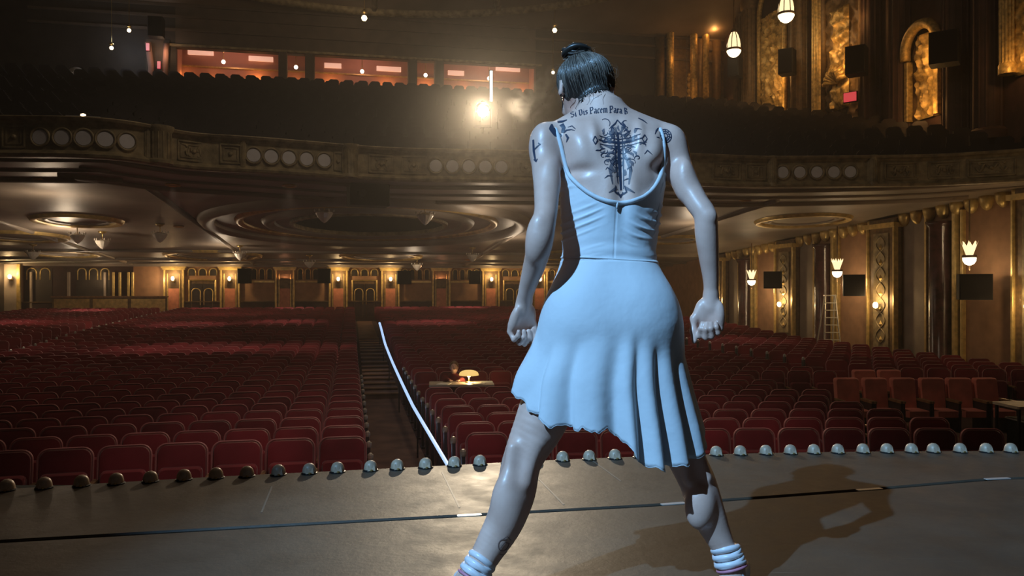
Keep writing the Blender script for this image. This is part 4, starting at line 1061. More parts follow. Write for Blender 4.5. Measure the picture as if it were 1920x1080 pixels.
        for ax in range(3):
            sl0 = [slice(None)]*3; sl1 = [slice(None)]*3; sl0[ax] = slice(0,-1); sl1[ax] = slice(1,None)
            e = np.argwhere(ins[tuple(sl0)] != ins[tuple(sl1)]); u, v = (ax+1)%3, (ax+2)%3
            ok = (e[:,u] > 0) & (e[:,v] > 0) & (e[:,u] < self.n[u]-1) & (e[:,v] < self.n[v]-1); e = e[ok]
            q = []
            for du, dv in ((-1,-1),(0,-1),(0,0),(-1,0)):
                g = e.copy(); g[:,u] += du; g[:,v] += dv; q.append(idx[tuple(g.T)])
            q = np.stack(q, 1); fl_ = ~ins[tuple(e.T)]; q[fl_] = q[fl_][:, ::-1]; faces.append(q)
        return V, np.concatenate(faces)
def relax(V, Fq, it=2, lam=.5):
    n = len(V)
    e = np.concatenate([Fq[:, [0,1]], Fq[:, [1,2]], Fq[:, [2,3]], Fq[:, [3,0]]])
    for s in range(it):
        for l_ in (lam, -lam*1.03):
            acc = np.zeros_like(V); cnt = np.zeros(n)
            for j in range(3):
                acc[:,j] = np.bincount(e[:,0], V[e[:,1],j], n)+np.bincount(e[:,1], V[e[:,0],j], n)
            cnt = np.bincount(e[:,0], minlength=n)+np.bincount(e[:,1], minlength=n)
            V = V+l_*(acc/np.maximum(cnt,1)[:,None]-V)
    return V
def np_obj(name, V, Fq, m, parent):
    me = bpy.data.meshes.new(name); me.vertices.add(len(V)); me.vertices.foreach_set('co', V.astype(np.float32).ravel())
    me.loops.add(len(Fq)*4); me.loops.foreach_set('vertex_index', Fq.astype(np.int32).ravel())
    me.polygons.add(len(Fq)); me.polygons.foreach_set('loop_start', np.arange(0, len(Fq)*4, 4, dtype=np.int32))
    me.polygons.foreach_set('use_smooth', np.ones(len(Fq), bool)); me.update(); me.validate()
    me.materials.append(m); o = bpy.data.objects.new(name, me); COL.objects.link(o); o.parent = parent; return o

fld = Field((-.20, 1.90, -.012), (.68, 2.62, 1.53), .0037)
# ---- torso: horizontal slices (image row, left, right, half depth, centre depth)
SLC = np.array([(196,1093,1158,.050,2.342),(206,1086,1166,.056,2.336),(220,1068,1192,.066,2.326),(238,1044,1228,.082,2.316),(262,1036,1248,.097,2.305),(300,1050,1248,.106,2.295),
 (340,1053,1244,.108,2.285),(380,1054,1238,.104,2.274),(420,1056,1232,.096,2.262),(455,1058,1227,.090,2.252),(482,1058,1225,.090,2.246),(510,1051,1232,.099,2.238),(560,1037,1250,.116,2.226),(610,1030,1257,.124,2.216),(650,1034,1254,.112,2.216),(688,1060,1230,.08,2.22)])
slz = CZ+(540-SLC[:,0])/F*SLC[:,4]; o_ = np.argsort(slz)
def smooth_interp(z, y):
    zz = np.linspace(slz.min(), slz.max(), 400); v = np.interp(zz, slz[o_], y[o_])
    k = np.exp(-np.linspace(-2,2,25)**2); k /= k.sum(); v = np.convolve(np.pad(v, 12, mode='edge'), k, 'valid'); return np.interp(z, zz, v)
xl = (SLC[:,1]-960)/F*SLC[:,4]; xr = (SLC[:,2]-960)/F*SLC[:,4]
def torso_sdf(f):
    sl, (x, y, z) = f.region((-.05,2.10,slz.min()), (.60,2.50,slz.max()), .03)
    zz = z.ravel(); a = ((smooth_interp(zz, xr)-smooth_interp(zz, xl))/2)[None,None]; cx = ((smooth_interp(zz, xr)+smooth_interp(zz, xl))/2)[None,None]
    b = smooth_interp(zz, SLC[:,3])[None,None]; cy = smooth_interp(zz, SLC[:,4])[None,None]
    q = ((np.abs(x-cx)/a)**2.25+(np.abs(y-cy)/b)**2.25)**(1/2.25)
    v = (q-1)*np.minimum(a, b)*.95
    ends = np.maximum(slz.min()-z, z-slz.max()); v = np.maximum(v, ends)
    # relief of the back: shoulder blades, spine furrow, the long back muscles
    bk = np.clip((cy-y)/.06, 0, 1); s_ = 2.27/F
    def G(px, py, sx, sz, A, rot=0):
        X = (px-960)*s_; Zc = CZ+(540-py)*s_; u = (x-X); w_ = (z-Zc)
        c, n_ = math.cos(rot), math.sin(rot); u2, w2 = u*c+w_*n_, -u*n_+w_*c
        return A*np.exp(-(u2/(sx*s_))**2-(w2/(sz*s_))**2)
    disp = G(1084,282,27,42,.018,.15)+G(1222,286,24,42,.017,-.15)+G(1157,325,11,92,-.012)+G(1110,258,9,34,.008,.12)+G(1194,260,9,34,.008,-.12) \
      +G(1130,262,12,34,-.007,.1)+G(1176,266,12,34,-.006,-.1)+G(1080,326,28,10,-.008)+G(1226,322,16,12,-.010)+G(1134,372,13,42,.005)+G(1180,372,13,42,.005)+G(1150,206,16,10,.004)
    v = v-disp*bk
    f.union(sl, v.astype(np.float32), .012)
def glutes(f):
    f.ell(PX(1096,596,2.178), (.082,.066,.102), .07); f.ell(PX(1200,596,2.178), (.080,.066,.102), .07)
torso_sdf(fld); glutes(fld)
for bx in (1098,1200): fld.ell(PX(bx,330,2.375), (.052,.042,.056), .04)
# shoulders roll into the torso
fld.cone(PX(1128,222,2.325), .040, PX(1046,252,2.305), .030, .05); fld.cone(PX(1135,222,2.325), .040, PX(1238,250,2.305), .030, .05)
# ---- legs
LL = [(PX(1088,612,2.215),.094),(PX(1046,715,2.20),.082),(PX(1012,795,2.18),.069),(PX(980,862,2.16),.0535),(PX(966,925,2.14),.0535),(PX(945,980,2.125),.050),(PX(917,1030,2.11),.041),(PX(890,1076,2.095),.034),(PX(884,1092,2.09),.034)]
RL = [(PX(1202,612,2.215),.094),(PX(1230,720,2.215),.076),(PX(1263,800,2.21),.061),(PX(1288,862,2.205),.052),(PX(1308,905,2.20),.050),(PX(1324,955,2.195),.0485),(PX(1344,1000,2.19),.038),(PX(1364,1042,2.185),.029),(PX(1372,1066,2.18),.030)]
fld.chain(LL, .03); fld.chain(RL, .03)
fld.ell(PX(1312,950,2.155), (.040,.034,.062), .02); fld.ell(PX(950,945,2.10), (.040,.034,.075), .025)          # calves
fld.cone(PX(1004,835,2.125), .011, PX(985,905,2.105), .009, .03); fld.cone(PX(960,840,2.122), .010, PX(952,900,2.105), .009, .03)  # hamstring tendons
fld.cone(PX(1276,845,2.165), .012, PX(1290,900,2.155), .010, .02); fld.cone(PX(1310,845,2.165), .011, PX(1326,895,2.16), .010, .02)
# feet (inside the shoes)
for (ank, toe) in ((PX(884,1090,2.09), Vector((-.13,2.24,.030))), (PX(1372,1062,2.18), Vector((.655,2.34,.030)))):
    heel = Vector((ank.x, ank.y-.012, .032)); fld.cone(ank, .032, heel, .030, .02); fld.cone(heel, .030, (heel+toe)/2+Vector((0,0,.012)), .033, .02); fld.cone((heel+toe)/2+Vector((0,0,.012)), .033, toe, .022, .02)
# torso and legs alone carry the dress
Vt, Ft = fld.mesh(); bvh_t = BVHTree.FromPolygons(Vt.tolist(), Ft.tolist())
# ---- arms
LA = [(PX(1030,268,2.290),.047),(PX(1024,300,2.262),.042),(PX(1025,345,2.20),.0365),(PX(1024,390,2.138),.0315),(PX(1020,416,2.108),.0315),(PX(1013,455,2.104),.0330),(PX(1001,500,2.140),.0295),(PX(988,542,2.178),.0225),(PX(982,570,2.205),.0200)]
RA = [(PX(1253,270,2.295),.046),(PX(1268,305,2.272),.0415),(PX(1286,345,2.235),.0365),(PX(1307,380,2.200),.0315),(PX(1322,404,2.182),.0310),(PX(1325,440,2.182),.0310),(PX(1329,480,2.190),.0275),(PX(1333,525,2.200),.0215),(PX(1333,562,2.205),.0185)]
fld.chain(LA, .02); fld.chain(RA, .02)
fld.ell(PX(1020,272,2.28), (.038,.044,.060), .03); fld.ell(PX(1260,280,2.285), (.037,.044,.060), .03)            # deltoids
fld.ell(PX(1030,340,2.200), (.024,.024,.055), .02); fld.ell(PX(1284,336,2.222), (.024,.024,.055), .02)            # triceps
fld.ell(PX(1332,406,2.162), (.013,.011,.015), .015); fld.ell(PX(1011,417,2.088), (.012,.010,.014), .015)         # elbows
fld.ell(PX(1006,450,2.100), (.026,.026,.055), .02)
# ---- neck and head
fld.cone(PX(1131,214,2.325), .054, PX(1108,172,2.362), .046, .03)
HC = PX(1098,161,2.400)
hf_ = Vector((-.06,.84,-.54)).normalized(); hr = Vector((.99,.05,-.08)); hr = (hr-hf_*hr.dot(hf_)).normalized(); hu = hr.cross(hf_).normalized()
HR = np.array([[hr.x,hf_.x,hu.x],[hr.y,hf_.y,hu.y],[hr.z,hf_.z,hu.z]])       # columns: right, face, up
def hp(r, f, u): return HC+hr*r+hf_*f+hu*u
fld.ell(HC, (.0755,.090,.073), .02, HR); fld.ell(hp(0,-.018,.002), (.0785,.070,.070), .02, HR)
fld.ell(hp(0,.046,-.044), (.052,.050,.060), .025, HR)                          # face block
fld.ell(hp(0,.072,-.102), (.026,.026,.022), .03, HR)                           # chin
fld.cone(hp(-.052,.0,-.060), .016, hp(-.018,.070,-.098), .016, .025); fld.cone(hp(.052,.0,-.060), .016, hp(.018,.070,-.098), .016, .025)
fld.cone(hp(0,.098,-.010), .008, hp(0,.114,-.046), .011, .012); fld.ell(hp(.010,.106,-.049), (.008,.009,.007), .008, HR); fld.ell(hp(-.010,.106,-.049), (.008,.009,.007), .008, HR)
for sx in (-1,1):
    fld.ell(hp(sx*.031,.100,-.014), (.016,.012,.010), .01, HR, sub=True); fld.ell(hp(sx*.034,.080,.002), (.022,.010,.006), .018, HR); fld.ell(hp(sx*.042,.070,-.040), (.018,.014,.016), .03, HR)
fld.ell(hp(0,.096,-.072), (.020,.009,.0055), .010, HR); fld.ell(hp(0,.093,-.082), (.018,.009,.006), .010, HR)
# ears
for sx, (ec, ) in ((-1, (hp(-.075,-.020,-.030),)), (1, (hp(.075,-.020,-.030),))):
    fld.ell(ec, (.009,.019,.031), .008, HR); fld.ell(ec+hr*sx*.008+hf_*.004, (.007,.009,.017), .006, HR, sub=True); fld.ell(ec-hu*.026+hf_*.003, (.008,.010,.010), .006, HR)
# ---- hands: palm turned to the camera, fingers curled
def hand(W, d, l, n, curls, thumb, lat_scale=1.0):
    d = d.normalized(); l = (l-d*l.dot(d)).normalized(); n = (n-d*n.dot(d)-l*n.dot(l)).normalized()
    R = np.array([[l.x,d.x,n.x],[l.y,d.y,n.y],[l.z,d.z,n.z]])
    fld.cone(W-d*.01, .0195, W+d*.02, .021, .012)
    fld.ell(W+d*.047, (.037,.047,.0150), .012, R)
    fld.ell(W+d*.033+l*.024+n*.009, (.016,.032,.013), .012, R); fld.ell(W+d*.04-l*.026+n*.007, (.011,.033,.011), .012, R)
    for (off, L, r), c in zip(((.0285,.070,.0085),(.0095,.078,.0088),(-.0100,.072,.0084),(-.0280,.056,.0074)), curls):
        p = W+d*(.085-.006*abs(off)/.028)+l*off; ang = 0; q = p-d*.02
        fld.cone(q, r*1.1, p, r*1.12, .008)
        for frac, a in ((.46,c[0]),(.31,c[1]),(.23,c[2])):
            ang += math.radians(a); dd = d*math.cos(ang)+n*math.sin(ang)+l*c[3]; dd.normalize(); e = p+dd*L*frac
            fld.cone(p, r, e, r*.90, .0035); p = e; r *= .93
    p = W+d*.022+l*.026+n*.008; r = .0115
    for L, v in thumb:
        dd = (d*v[0]+l*v[1]+n*v[2]).normalized(); e = p+dd*L; fld.cone(p, r, e, r*.88, .008); p = e; r *= .88
Wl = PX(982,571,2.205); hand(Wl, PX(966,640,2.225)-Wl, Vector((.74,.67,-.05)), Vector((.67,-.74,.05)), ((52,96,46,-.08),(54,98,48,-.02),(54,98,48,.04),(50,94,46,.10)), ((.036,(.85,.30,.22)),(.030,(.75,-.1,.60)),(.024,(.6,-.45,.6))))
Wr = PX(1333,562,2.205); hand(Wr, PX(1331,632,2.195)-Wr, Vector((-.93,.36,0)), Vector((-.36,-.93,.04)), ((46,100,50,-.16),(50,102,52,-.06),(54,102,52,.06),(58,98,50,.18)), ((.038,(.86,.42,.16)),(.034,(.99,.0,.14)),(.028,(.97,-.16,.18))))
V, Fq = fld.mesh(); V = relax(V, Fq, 2, .4)
del fld
def skin_mat():
    m = bpy.data.materials.new('skin'); m.use_nodes = True; nt = m.node_tree; L = nt.links.new; b = nt.nodes['Principled BSDF']
    tc = nt.nodes.new('ShaderNodeTexCoord')
    n = nt.nodes.new('ShaderNodeTexNoise'); n.inputs['Scale'].default_value = 14; n.inputs['Detail'].default_value = 5; L(tc.outputs['Object'], n.inputs['Vector'])
    r = nt.nodes.new('ShaderNodeValToRGB'); r.color_ramp.elements[0].position = .3; r.color_ramp.elements[1].position = .72
    r.color_ramp.elements[0].color = (.66,.40,.31,1); r.color_ramp.elements[1].color = (.80,.52,.42,1); L(n.outputs['Fac'], r.inputs['Fac']); L(r.outputs['Color'], b.inputs['Base Color'])
    b.inputs['Roughness'].default_value = .44; b.inputs['Specular IOR Level'].default_value = .55
    b.inputs['Coat Weight'].default_value = .12; b.inputs['Coat Roughness'].default_value = .22
    k = nt.nodes.new('ShaderNodeBump'); k.inputs['Strength'].default_value = .12; k.inputs['Distance'].default_value = .002
    n2 = nt.nodes.new('ShaderNodeTexNoise'); n2.inputs['Scale'].default_value = 160; L(tc.outputs['Object'], n2.inputs['Vector']); L(n2.outputs['Fac'], k.inputs['Height']); L(k.outputs['Normal'], b.inputs['Normal'])
    return m
M['skin'] = skin_mat()
M['dress'] = mat('pale_dance_dress', (.64,.67,.70), .66, bump=.45, bscale=17, bdist=.006, sheen=.15, spec=.25)
M['satin'] = mat('pale_satin', (.80,.76,.78), .32, bump=.1, bscale=60, bdist=.001)
M['pinkband'] = mat('pink_ribbon', (.60,.22,.30), .5)
M['ink'] = mat('tattoo_ink', (.045,.048,.075), .45, spec=.4)
M['ink2'] = mat('tattoo_shade', (.155,.125,.135), .45, var=.25, vscale=60)
M['ink3'] = mat('tattoo_faint', (.30,.19,.165), .42)
def hair_mat():
    m = mat('dark_brown_hair', (.036,.027,.022), .36, spec=.6); nt = m.node_tree; b = nt.nodes['Principled BSDF']
    b.inputs['Anisotropic'].default_value = .6
    return m
M['hair'] = hair_mat()
M['hairlight'] = mat('hair_sheen', (.20,.16,.13), .34, spec=.7)  # paler strand colour paints the highlights into the hair
M['wisp'] = mat('hair_wisp', (.16,.085,.045), .45)
person = thing('person', 'barefaced-back dancer in a pale blue backless dress standing legs apart, head bowed', 'person', PX(1150, 600, 2.22)*0, 0)
person['label'] = 'dancer in a pale blue backless dress, seen from behind, legs apart, head bowed, tattooed back'
body = np_obj('body', V, Fq, M['skin'], person)
bvh = BVHTree.FromPolygons(V.tolist(), Fq.tolist())
def on_skin(px, py, off=.0012, tree=None):              # the skin point behind an image position, seen straight along the house depth
    X = (px-960)/F*2.25; Zz = CZ+(540-py)/F*2.25
    h = (tree or bvh).ray_cast(Vector((X, 1.2, Zz)), Vector((0,1,0)))
    if h[0] is None: return None
    n = h[1]; n = n if n.y < 0 else -n
    return h[0]+n*off
# eyes
for sx in (-1,1):
    MB().lathe([(0,-.0115),(.006,-.0098),(.0102,-.005),(.0115,0),(.0102,.005),(.006,.0098),(0,.0115)], 12, tuple(hp(sx*.031,.0775,-.014))).build('eye', mat('eye_white', (.7,.68,.66), .2), person, smooth=True)

# ---- bodice
def torso_axis(z): return Vector((float((smooth_interp(z, xl)+smooth_interp(z, xr))/2), float(smooth_interp(z, SLC[:,4])), z))
def hit_t(z, th, off):                                  # th 0 faces the camera, +90 deg to the right
    c = torso_axis(z); d = Vector((math.sin(th), -math.cos(th), 0)); h = bvh_t.ray_cast(c+d*.9, -d)
    if h[0] is None: return c+d*(.15+off)
    return h[0]+d*off
def zpy(py, Y=2.25): return CZ+(540-py)/F*Y
NK = [(1040,294),(1048,297),(1056,306),(1063,320),(1075,338),(1088,353),(1104,367),(1122,378),(1140,385),(1160,388),(1182,385),(1202,377),(1218,363),(1230,345),(1237,325),(1241,308),(1246,297),(1252,294)]
_nc = {}
def neck_py(th):
    k = round(th, 4)
    if k in _nc: return _nc[k]
    if math.cos(th) < -.12: y = 294-6*abs(math.cos(th))
    else:
        y = 330.0
        for _ in range(14):
            q = hit_t(zpy(y), th, 0); y = .5*y+.5*float(np.interp(960+F*q.x/q.y, [a for a, b in NK], [b for a, b in NK]))
    _nc[k] = y; return y
WAIST = 490
NT, NZ = 220, 90
mb = MB()
def bod(u, v):
    th = -PI+2*PI*u; zt = zpy(neck_py(th)); z = zpy(WAIST)+(zt-zpy(WAIST))*v
    py = 540-(z-CZ)*F/2.25; s_ = math.sin(th); b = max(0, math.cos(th))
    # gathered creases that fan from the sides
    wl = math.sin((py-.30*(abs(s_)*70)*(1 if s_<0 else .9)+8*math.sin(s_*3+py*.02))/2.7)
    A = .0034*np.clip((abs(s_)-.18)/.45, 0, 1)*np.clip(v*4, 0, 1)*np.clip((1-v)*5, 0, 1)*(.5+.5*math.sin(py*.071+s_*4))
    A2 = .0018*np.clip((py-440)/40, 0, 1)*math.sin((py-12*s_*s_)/4.6)
    seam_ = -.0022*math.exp(-((s_-.03)/.018)**2)*(b > 0)
    return hit_t(z, th, .0055+A*(max(0, wl)**1.5*1.6-.4)+A2+seam_)
mb.grid(bod, NT, NZ, True); bo = mb.build('bodice', M['dress'], person, smooth=True)
# neckline binding and straps
pts = []
for th in np.linspace(-PI/2*.97, PI/2*.97, 80): pts.append(hit_t(zpy(neck_py(th)-1), th, .0075))
def strap(pxs, over):
    r = []
    for x, y in pxs:
        q = on_skin(x, y, .004)
        if q: r.append(q)
    t = r[-1]
    for dx, dy, dz in over: r.append(t+Vector((dx,dy,dz)))
    return r
sL = strap([(1063,318),(1058,298),(1053,275),(1047,255),(1040,240)], [(-.006,.022,.010),(-.004,.055,.012),(.004,.090,-.02),(.012,.115,-.07)])
sR = strap([(1238,318),(1240,298),(1241,275),(1239,255),(1236,242)], [(.000,.022,.010),(.0,.055,.012),(-.006,.090,-.02),(-.012,.115,-.07)])
def front_pt(px, py, off=.004):
    X = (px-960)/F*2.40; Zz = CZ+(540-py)/F*2.40; h = bvh.ray_cast(Vector((X, 3.6, Zz)), Vector((0,-1,0))); return (h[0]+Vector((0,off,0))) if h[0] else None
for S_, cols in ((sL, ((1052,252),(1064,268),(1075,290),(1082,306))), (sR, ((1228,252),(1220,268),(1214,290),(1210,306)))):
    del S_[-2:]
    for x, y in cols:
        q = front_pt(x, y)
        if q: S_.append(q)
line = sL[::-1]+[p for p in pts if sL[0].x+.004 < p.x < sR[0].x-.004]+sR
def smooth_line(p, it=3):
    p = [Vector(q) for q in p]
    for _ in range(it): p = [p[0]]+[(p[i-1]+p[i]*2+p[i+1])/4 for i in range(1, len(p)-1)]+[p[-1]]
    return p
line = smooth_line(line, 2)
MB().tube(line, .0060, 8).build('neckline_binding', M['dress'], person, smooth=True)
q0, q1 = hit_t(zpy(386), .03, .012), hit_t(zpy(398), .03, .010); MB().tube([q0, (q0+q1)/2, q1], .0032, 6).build('strap_loop', M['dress'], person, smooth=True)
# waistband seam
MB().tube([hit_t(zpy(WAIST-2+5*math.sin(th)), th, .0065) for th in np.linspace(-PI, PI, 70)[:-1]], .0030, 6, True).build('waist_seam', M['dress'], person, smooth=True)

# ---- skirt
S_y = [470,487,520,545,580,610,640,670,700,740,790,860]
S_l = [1052,1049,1040,1033,1022,1010,998,984,966,958,950,940]
R_y = [470,487,520,560,600,640,680,720,760,800,860]
R_r = [1227,1229,1238,1252,1262,1273,1284,1293,1303,1313,1322]
HT = np.radians([-180,-150,-120,-100,-90,-75,-62,-50,-40,-28,-14,0,8,16,26,40,55,68,80,92,110,130,150,180])
HV = [770,752,728,706,702,728,752,772,780,783,785,786,800,822,848,852,846,838,826,806,790,780,775,770]
def hem_py(th):
    return float(np.interp((th+PI)%(2*PI)-PI, HT, HV))+2.8*math.sin(th*23)+2.0*math.sin(th*41+1)+1.2*math.sin(th*77+2)
def folds(th, v):
    t = math.degrees(th); s_ = 0
    for c, wd, a in ((-74,6,.8),(-57,4,-1.5),(-47,9,.9),(-33,5,-1.1),(-12,14,.5),(4,9,-1.3),(15,6,.9),(24,4,-1.3),(33,6,1.0),(42,4,-1.5),(51,6,.9),(60,3.5,-1.3),(68,6,.8),(78,4,-1.0),(96,9,.8),(115,9,-.8),(140,12,.8),(165,12,-.8),(-165,12,.8),(-140,10,-.8),(-115,9,.9),(-95,6,-.6)):
        s_ += a*math.exp(-((t-c)/wd)**2)
    v0 = float(np.interp(t, [-30, 15, 60], [.24, .16, .10])) if -90 < t < 90 else .24
    return s_*.0205*max(0, (v-v0)/(1-v0))**1.4
def skirt_pt(th, v, inset=0.0, lift=0.0):
    py = 489+(hem_py(th)-lift-489)*v; Y = 2.235; z = CZ+(540-py)/F*Y
    l_ = (np.interp(py, S_y, S_l)-960)/F*Y; r_ = (np.interp(py, R_y, R_r)-960)/F*Y
    cx, a = (l_+r_)/2, (r_-l_)/2
    bb = np.interp(py, [487,530,570,610,700,860], [.098,.118,.140,.154,.176,.200]); bf_ = np.interp(py, [487,560,700,860], [.095,.118,.150,.175])
    b = bb if math.cos(th) > 0 else bf_
    R = 1/math.sqrt((math.sin(th)/a)**2+(math.cos(th)/b)**2)
    c = Vector((cx, 2.235, z)); d = Vector((math.sin(th), -math.cos(th), 0))
    Rf = R+folds(th, v)
    h = bvh_t.ray_cast(c+d*.6, -d)
    if h[0] is not None:
        rb = (h[0]-c).dot(d)+float(np.interp(py, [500,640], [.006,.012])); k = float(np.clip((py-500)/110, 0, 1)); k = k*k*(3-2*k)
        if rb > 0: Rf = max(rb, Rf*k+rb*(1-k))
    return c+d*Rf
NT, NZ = 300, 60
P_ = [[skirt_pt(-PI+2*PI*i/NT, j/(NZ-1)) for i in range(NT)] for j in range(NZ)]
Pn = np.array([[tuple(p) for p in r] for r in P_])
for _ in range(9): Pn[2:-1] = .5*Pn[2:-1]+.25*(Pn[1:-2]+Pn[3:])
for _ in range(2): Pn[1:-1] = .5*Pn[1:-1]+.125*(np.roll(Pn,1,1)+np.roll(Pn,-1,1))[1:-1]+.125*(Pn[:-2]+Pn[2:])
mb = MB(); mb.add(Pn.reshape(-1,3), [(j*NT+i, j*NT+(i+1)%NT, (j+1)*NT+(i+1)%NT, (j+1)*NT+i) for j in range(NZ-1) for i in range(NT)])
sk = mb.build('skirt', M['dress'], person, smooth=True)
md = sk.modifiers.new('thickness', 'SOLIDIFY'); md.thickness = .0016; md.offset = -1
MB().tube([tuple(p) for p in Pn[-1]], .0020, 5, True).build('hem_edge', M['dress'], person, smooth=True)
# ---- ribbons and shoes
def ring_on(c, d, r0, r1, n=22, tilt_=0.0, rad=.004):
    d = d.normalized(); a = d.cross(Vector((0,1,0))).normalized(); b = d.cross(a)
    return [c+a*r0*math.cos(t)+b*r1*math.sin(t)+d*tilt_*math.sin(t+.6) for t in np.linspace(0, 2*PI, n+1)[:-1]]
def shoe(ank, up_, toe, names):
    heel = Vector((ank.x, ank.y-.030, .0)); dirv = (Vector((toe.x, toe.y, 0))-Vector((heel.x, heel.y, 0))); L = dirv.length+.02; dirv.normalize(); sd = Vector((dirv.y, -dirv.x, 0))
    mb = MB()
    def fn(u, v):
        w_ = np.interp(v, [0,.06,.25,.5,.75,.92,1], [.006,.030,.036,.042,.042,.030,.008]); h = np.interp(v, [0,.06,.25,.5,.75,.92,1], [.05,.078,.078,.070,.058,.045,.02])
        a = 2*PI*u; cx_ = math.cos(a); sz = math.sin(a)
        zz = .002+h*(.5+.5*sz) 
        return heel+dirv*(L*v-.012)+sd*w_*np.sign(cx_)*abs(cx_)**.7+Vector((0,0,zz))
    mb.grid(fn, 22, 18, True); mb.build('pointe_shoe', M['satin'], person, smooth=True)
    for k in range(5):
        c = ank+up_*(.002+.010*k); MB().tube(ring_on(c, up_, .0365-.0008*k, .0375-.0008*k, 24, .007*(-1)**k), .0085, 8, True).build('ankle_ribbon', M['satin'], person, smooth=True)
    MB().tube(ring_on(ank-up_*.010, up_, .040, .042, 24, .003), .004, 6, True).build('ribbon_band', M['pinkband'], person, smooth=True)
upL = (LL[-3][0]-LL[-1][0]).normalized(); upR = (RL[-2][0]-RL[-1][0]).normalized()
shoe(PX(889,1078,2.092), upL, Vector((-.13,2.26,0)), 'l'); shoe(PX(1370,1058,2.182), upR, Vector((.66,2.36,0)), 'r')

# ---- hair: strands run from the bun down over the skull
bun = PX(1083,106,2.392); pole = (bun-HC).normalized(); e1 = (Vector((0,-1,0))-pole*pole.dot(Vector((0,-1,0)))).normalized(); e2 = pole.cross(e1)*-1
if e2.x < 0: e2 = -e2
skull = Field(tuple(HC-Vector((.13,.14,.13))), tuple(HC+Vector((.13,.14,.13))), .005)
skull.ell(HC, (.0755,.090,.073), .02, HR); skull.ell(hp(0,-.018,.002), (.0785,.070,.070), .02, HR)
Vs, Fs = skull.mesh(); bvh_s = BVHTree.FromPolygons(Vs.tolist(), Fs.tolist())
def hair_lim(ph):                                       # ph 0 towards the camera, +90 to the right
    t = math.degrees((ph+PI)%(2*PI)-PI)
    return math.radians(float(np.interp(t, [-180,-130,-105,-85,-72,-55,-35,-15,10,30,55,80,100,130,180], [62,80,120,112,96,106,117,122,120,117,112,110,116,84,62])))+.05*math.sin(t*.21)+.035*math.sin(t*.47+1)
def hair_fn(u, v):
    ph = -PI+2*PI*u; th = .05+(hair_lim(ph)-.05)*v
    d = pole*math.cos(th)+(e1*math.cos(ph)+e2*math.sin(ph))*math.sin(th)
    h = bvh_s.ray_cast(HC+d*.3, -d); p = h[0] if h[0] else HC+d*.09
    h2 = bvh.ray_cast(HC+d*.125, -d)
    if h2[0] and math.degrees(th) > 75:
        w_ = min(1, (math.degrees(th)-75)/22); p = p.lerp(h2[0], w_)
    g = .5*math.sin(ph*121+3*math.sin(th*2+ph))+.55*math.sin(ph*38+2.5*math.sin(th*2+ph*3))+.45*math.sin(ph*71+1.7*math.sin(th*3))+.4*math.sin(ph*17+th*1.3)
    return p+d*((.0085*(1-v**1.7)+.0003)+.0013*g*(.15+.85*math.sin(min(1,v)*PI)))
mb = MB(); mb.grid(hair_fn, 760, 46, True); hr_o = mb.build('hair', M['hair'], person, smooth=True)
mb = MB(); rb = random.Random(9)
for k in range(460):                                    # separate strands over the combed surface
    u0 = rb.random(); v0 = rb.uniform(.0,.5); v1 = rb.uniform(v0+.2, .97); du = rb.uniform(-.012,.012)
    pts = []
    for i in range(12):
        t = i/11; q = hair_fn(u0+du*math.sin(t*3), min(v0+(v1-v0)*t, 1.0)); pts.append(q+(q-HC).normalized()*.0011*(1-t*v1))
    mb.tube(pts, [.0009*(1-.5*abs(2*i/11-1)) for i in range(12)], 4)
mb.build('hair_strands', M['hairlight'], person, smooth=True)['kind'] = 'stuff'
mb = MB(); rb = random.Random(4)
for k in range(14):                                      # bun of wound strands
    ph0 = k*.7; pts = []
    R_ = .010+.028*((k*5)%14)/13; zz = .016-.026*((k*9)%14)/13+.012*(1-R_/.038)
    for t in np.linspace(0, 2*PI*.86, 26):
        a = t+ph0; pts.append(bun+Vector((1,0,.04))*(math.cos(a)*R_*1.05)+Vector((0,1,0))*math.sin(a)*R_*.9+Vector((-.12,0,1))*(zz+.008*math.sin(2*a+k)))
    mb.tube(pts, [.0055+.0045*math.sin(PI*i/25) for i in range(26)], 7)
mb.lathe([(0,-.024),(.028,-.02),(.036,-.004),(.026,.014),(0,.022)], 18, tuple(bun))
bun_o = mb.build('hair_bun', M['hair'], person, smooth=True)
mb = MB()
for k in range(40):
    ph0 = rb.uniform(0,6.28); R_ = rb.uniform(.014,.041); zz = rb.uniform(-.012,.020)+.010*(1-R_/.041); L_ = rb.uniform(1.2,3.0)
    mb.tube([bun+Vector((1,0,.04))*(math.cos(ph0+L_*u)*R_*1.08)+Vector((0,1,0))*math.sin(ph0+L_*u)*R_*.95+Vector((-.12,0,1))*(zz+.008*math.sin(2*(ph0+L_*u)+k)) for u in np.linspace(0,1,14)], .0012, 4)
mb.build('bun_strands', M['hairlight'], person, smooth=True)['kind'] = 'stuff'
mb = MB()
for k in range(90):                                     # loose hairs around the outline and down the neck
    ph = rb.uniform(-2.0, 2.0); th = rb.uniform(.25, 1.9); d = pole*math.cos(th)+(e1*math.cos(ph)+e2*math.sin(ph))*math.sin(th)
    h = bvh_s.ray_cast(HC+d*.3, -d); p = h[0]+d*.007; g = (e1*rb.uniform(-1,1)+e2*rb.uniform(-1,1)+pole*rb.uniform(-1.2,.6)); g = (g-d*g.dot(d)).normalized()
    L_ = rb.uniform(.015,.05); c_ = rb.uniform(.2,.9); pts = [p+g*L_*u+d*(.016*c_*math.sin(u*2.2))+Vector((rb.uniform(-1,1),rb.uniform(-1,1),rb.uniform(-1,1)))*.0012*(u>0) for u in np.linspace(0,1,7)]
    mb.tube(pts, [.00055*(1-.6*i/6) for i in range(7)], 4)
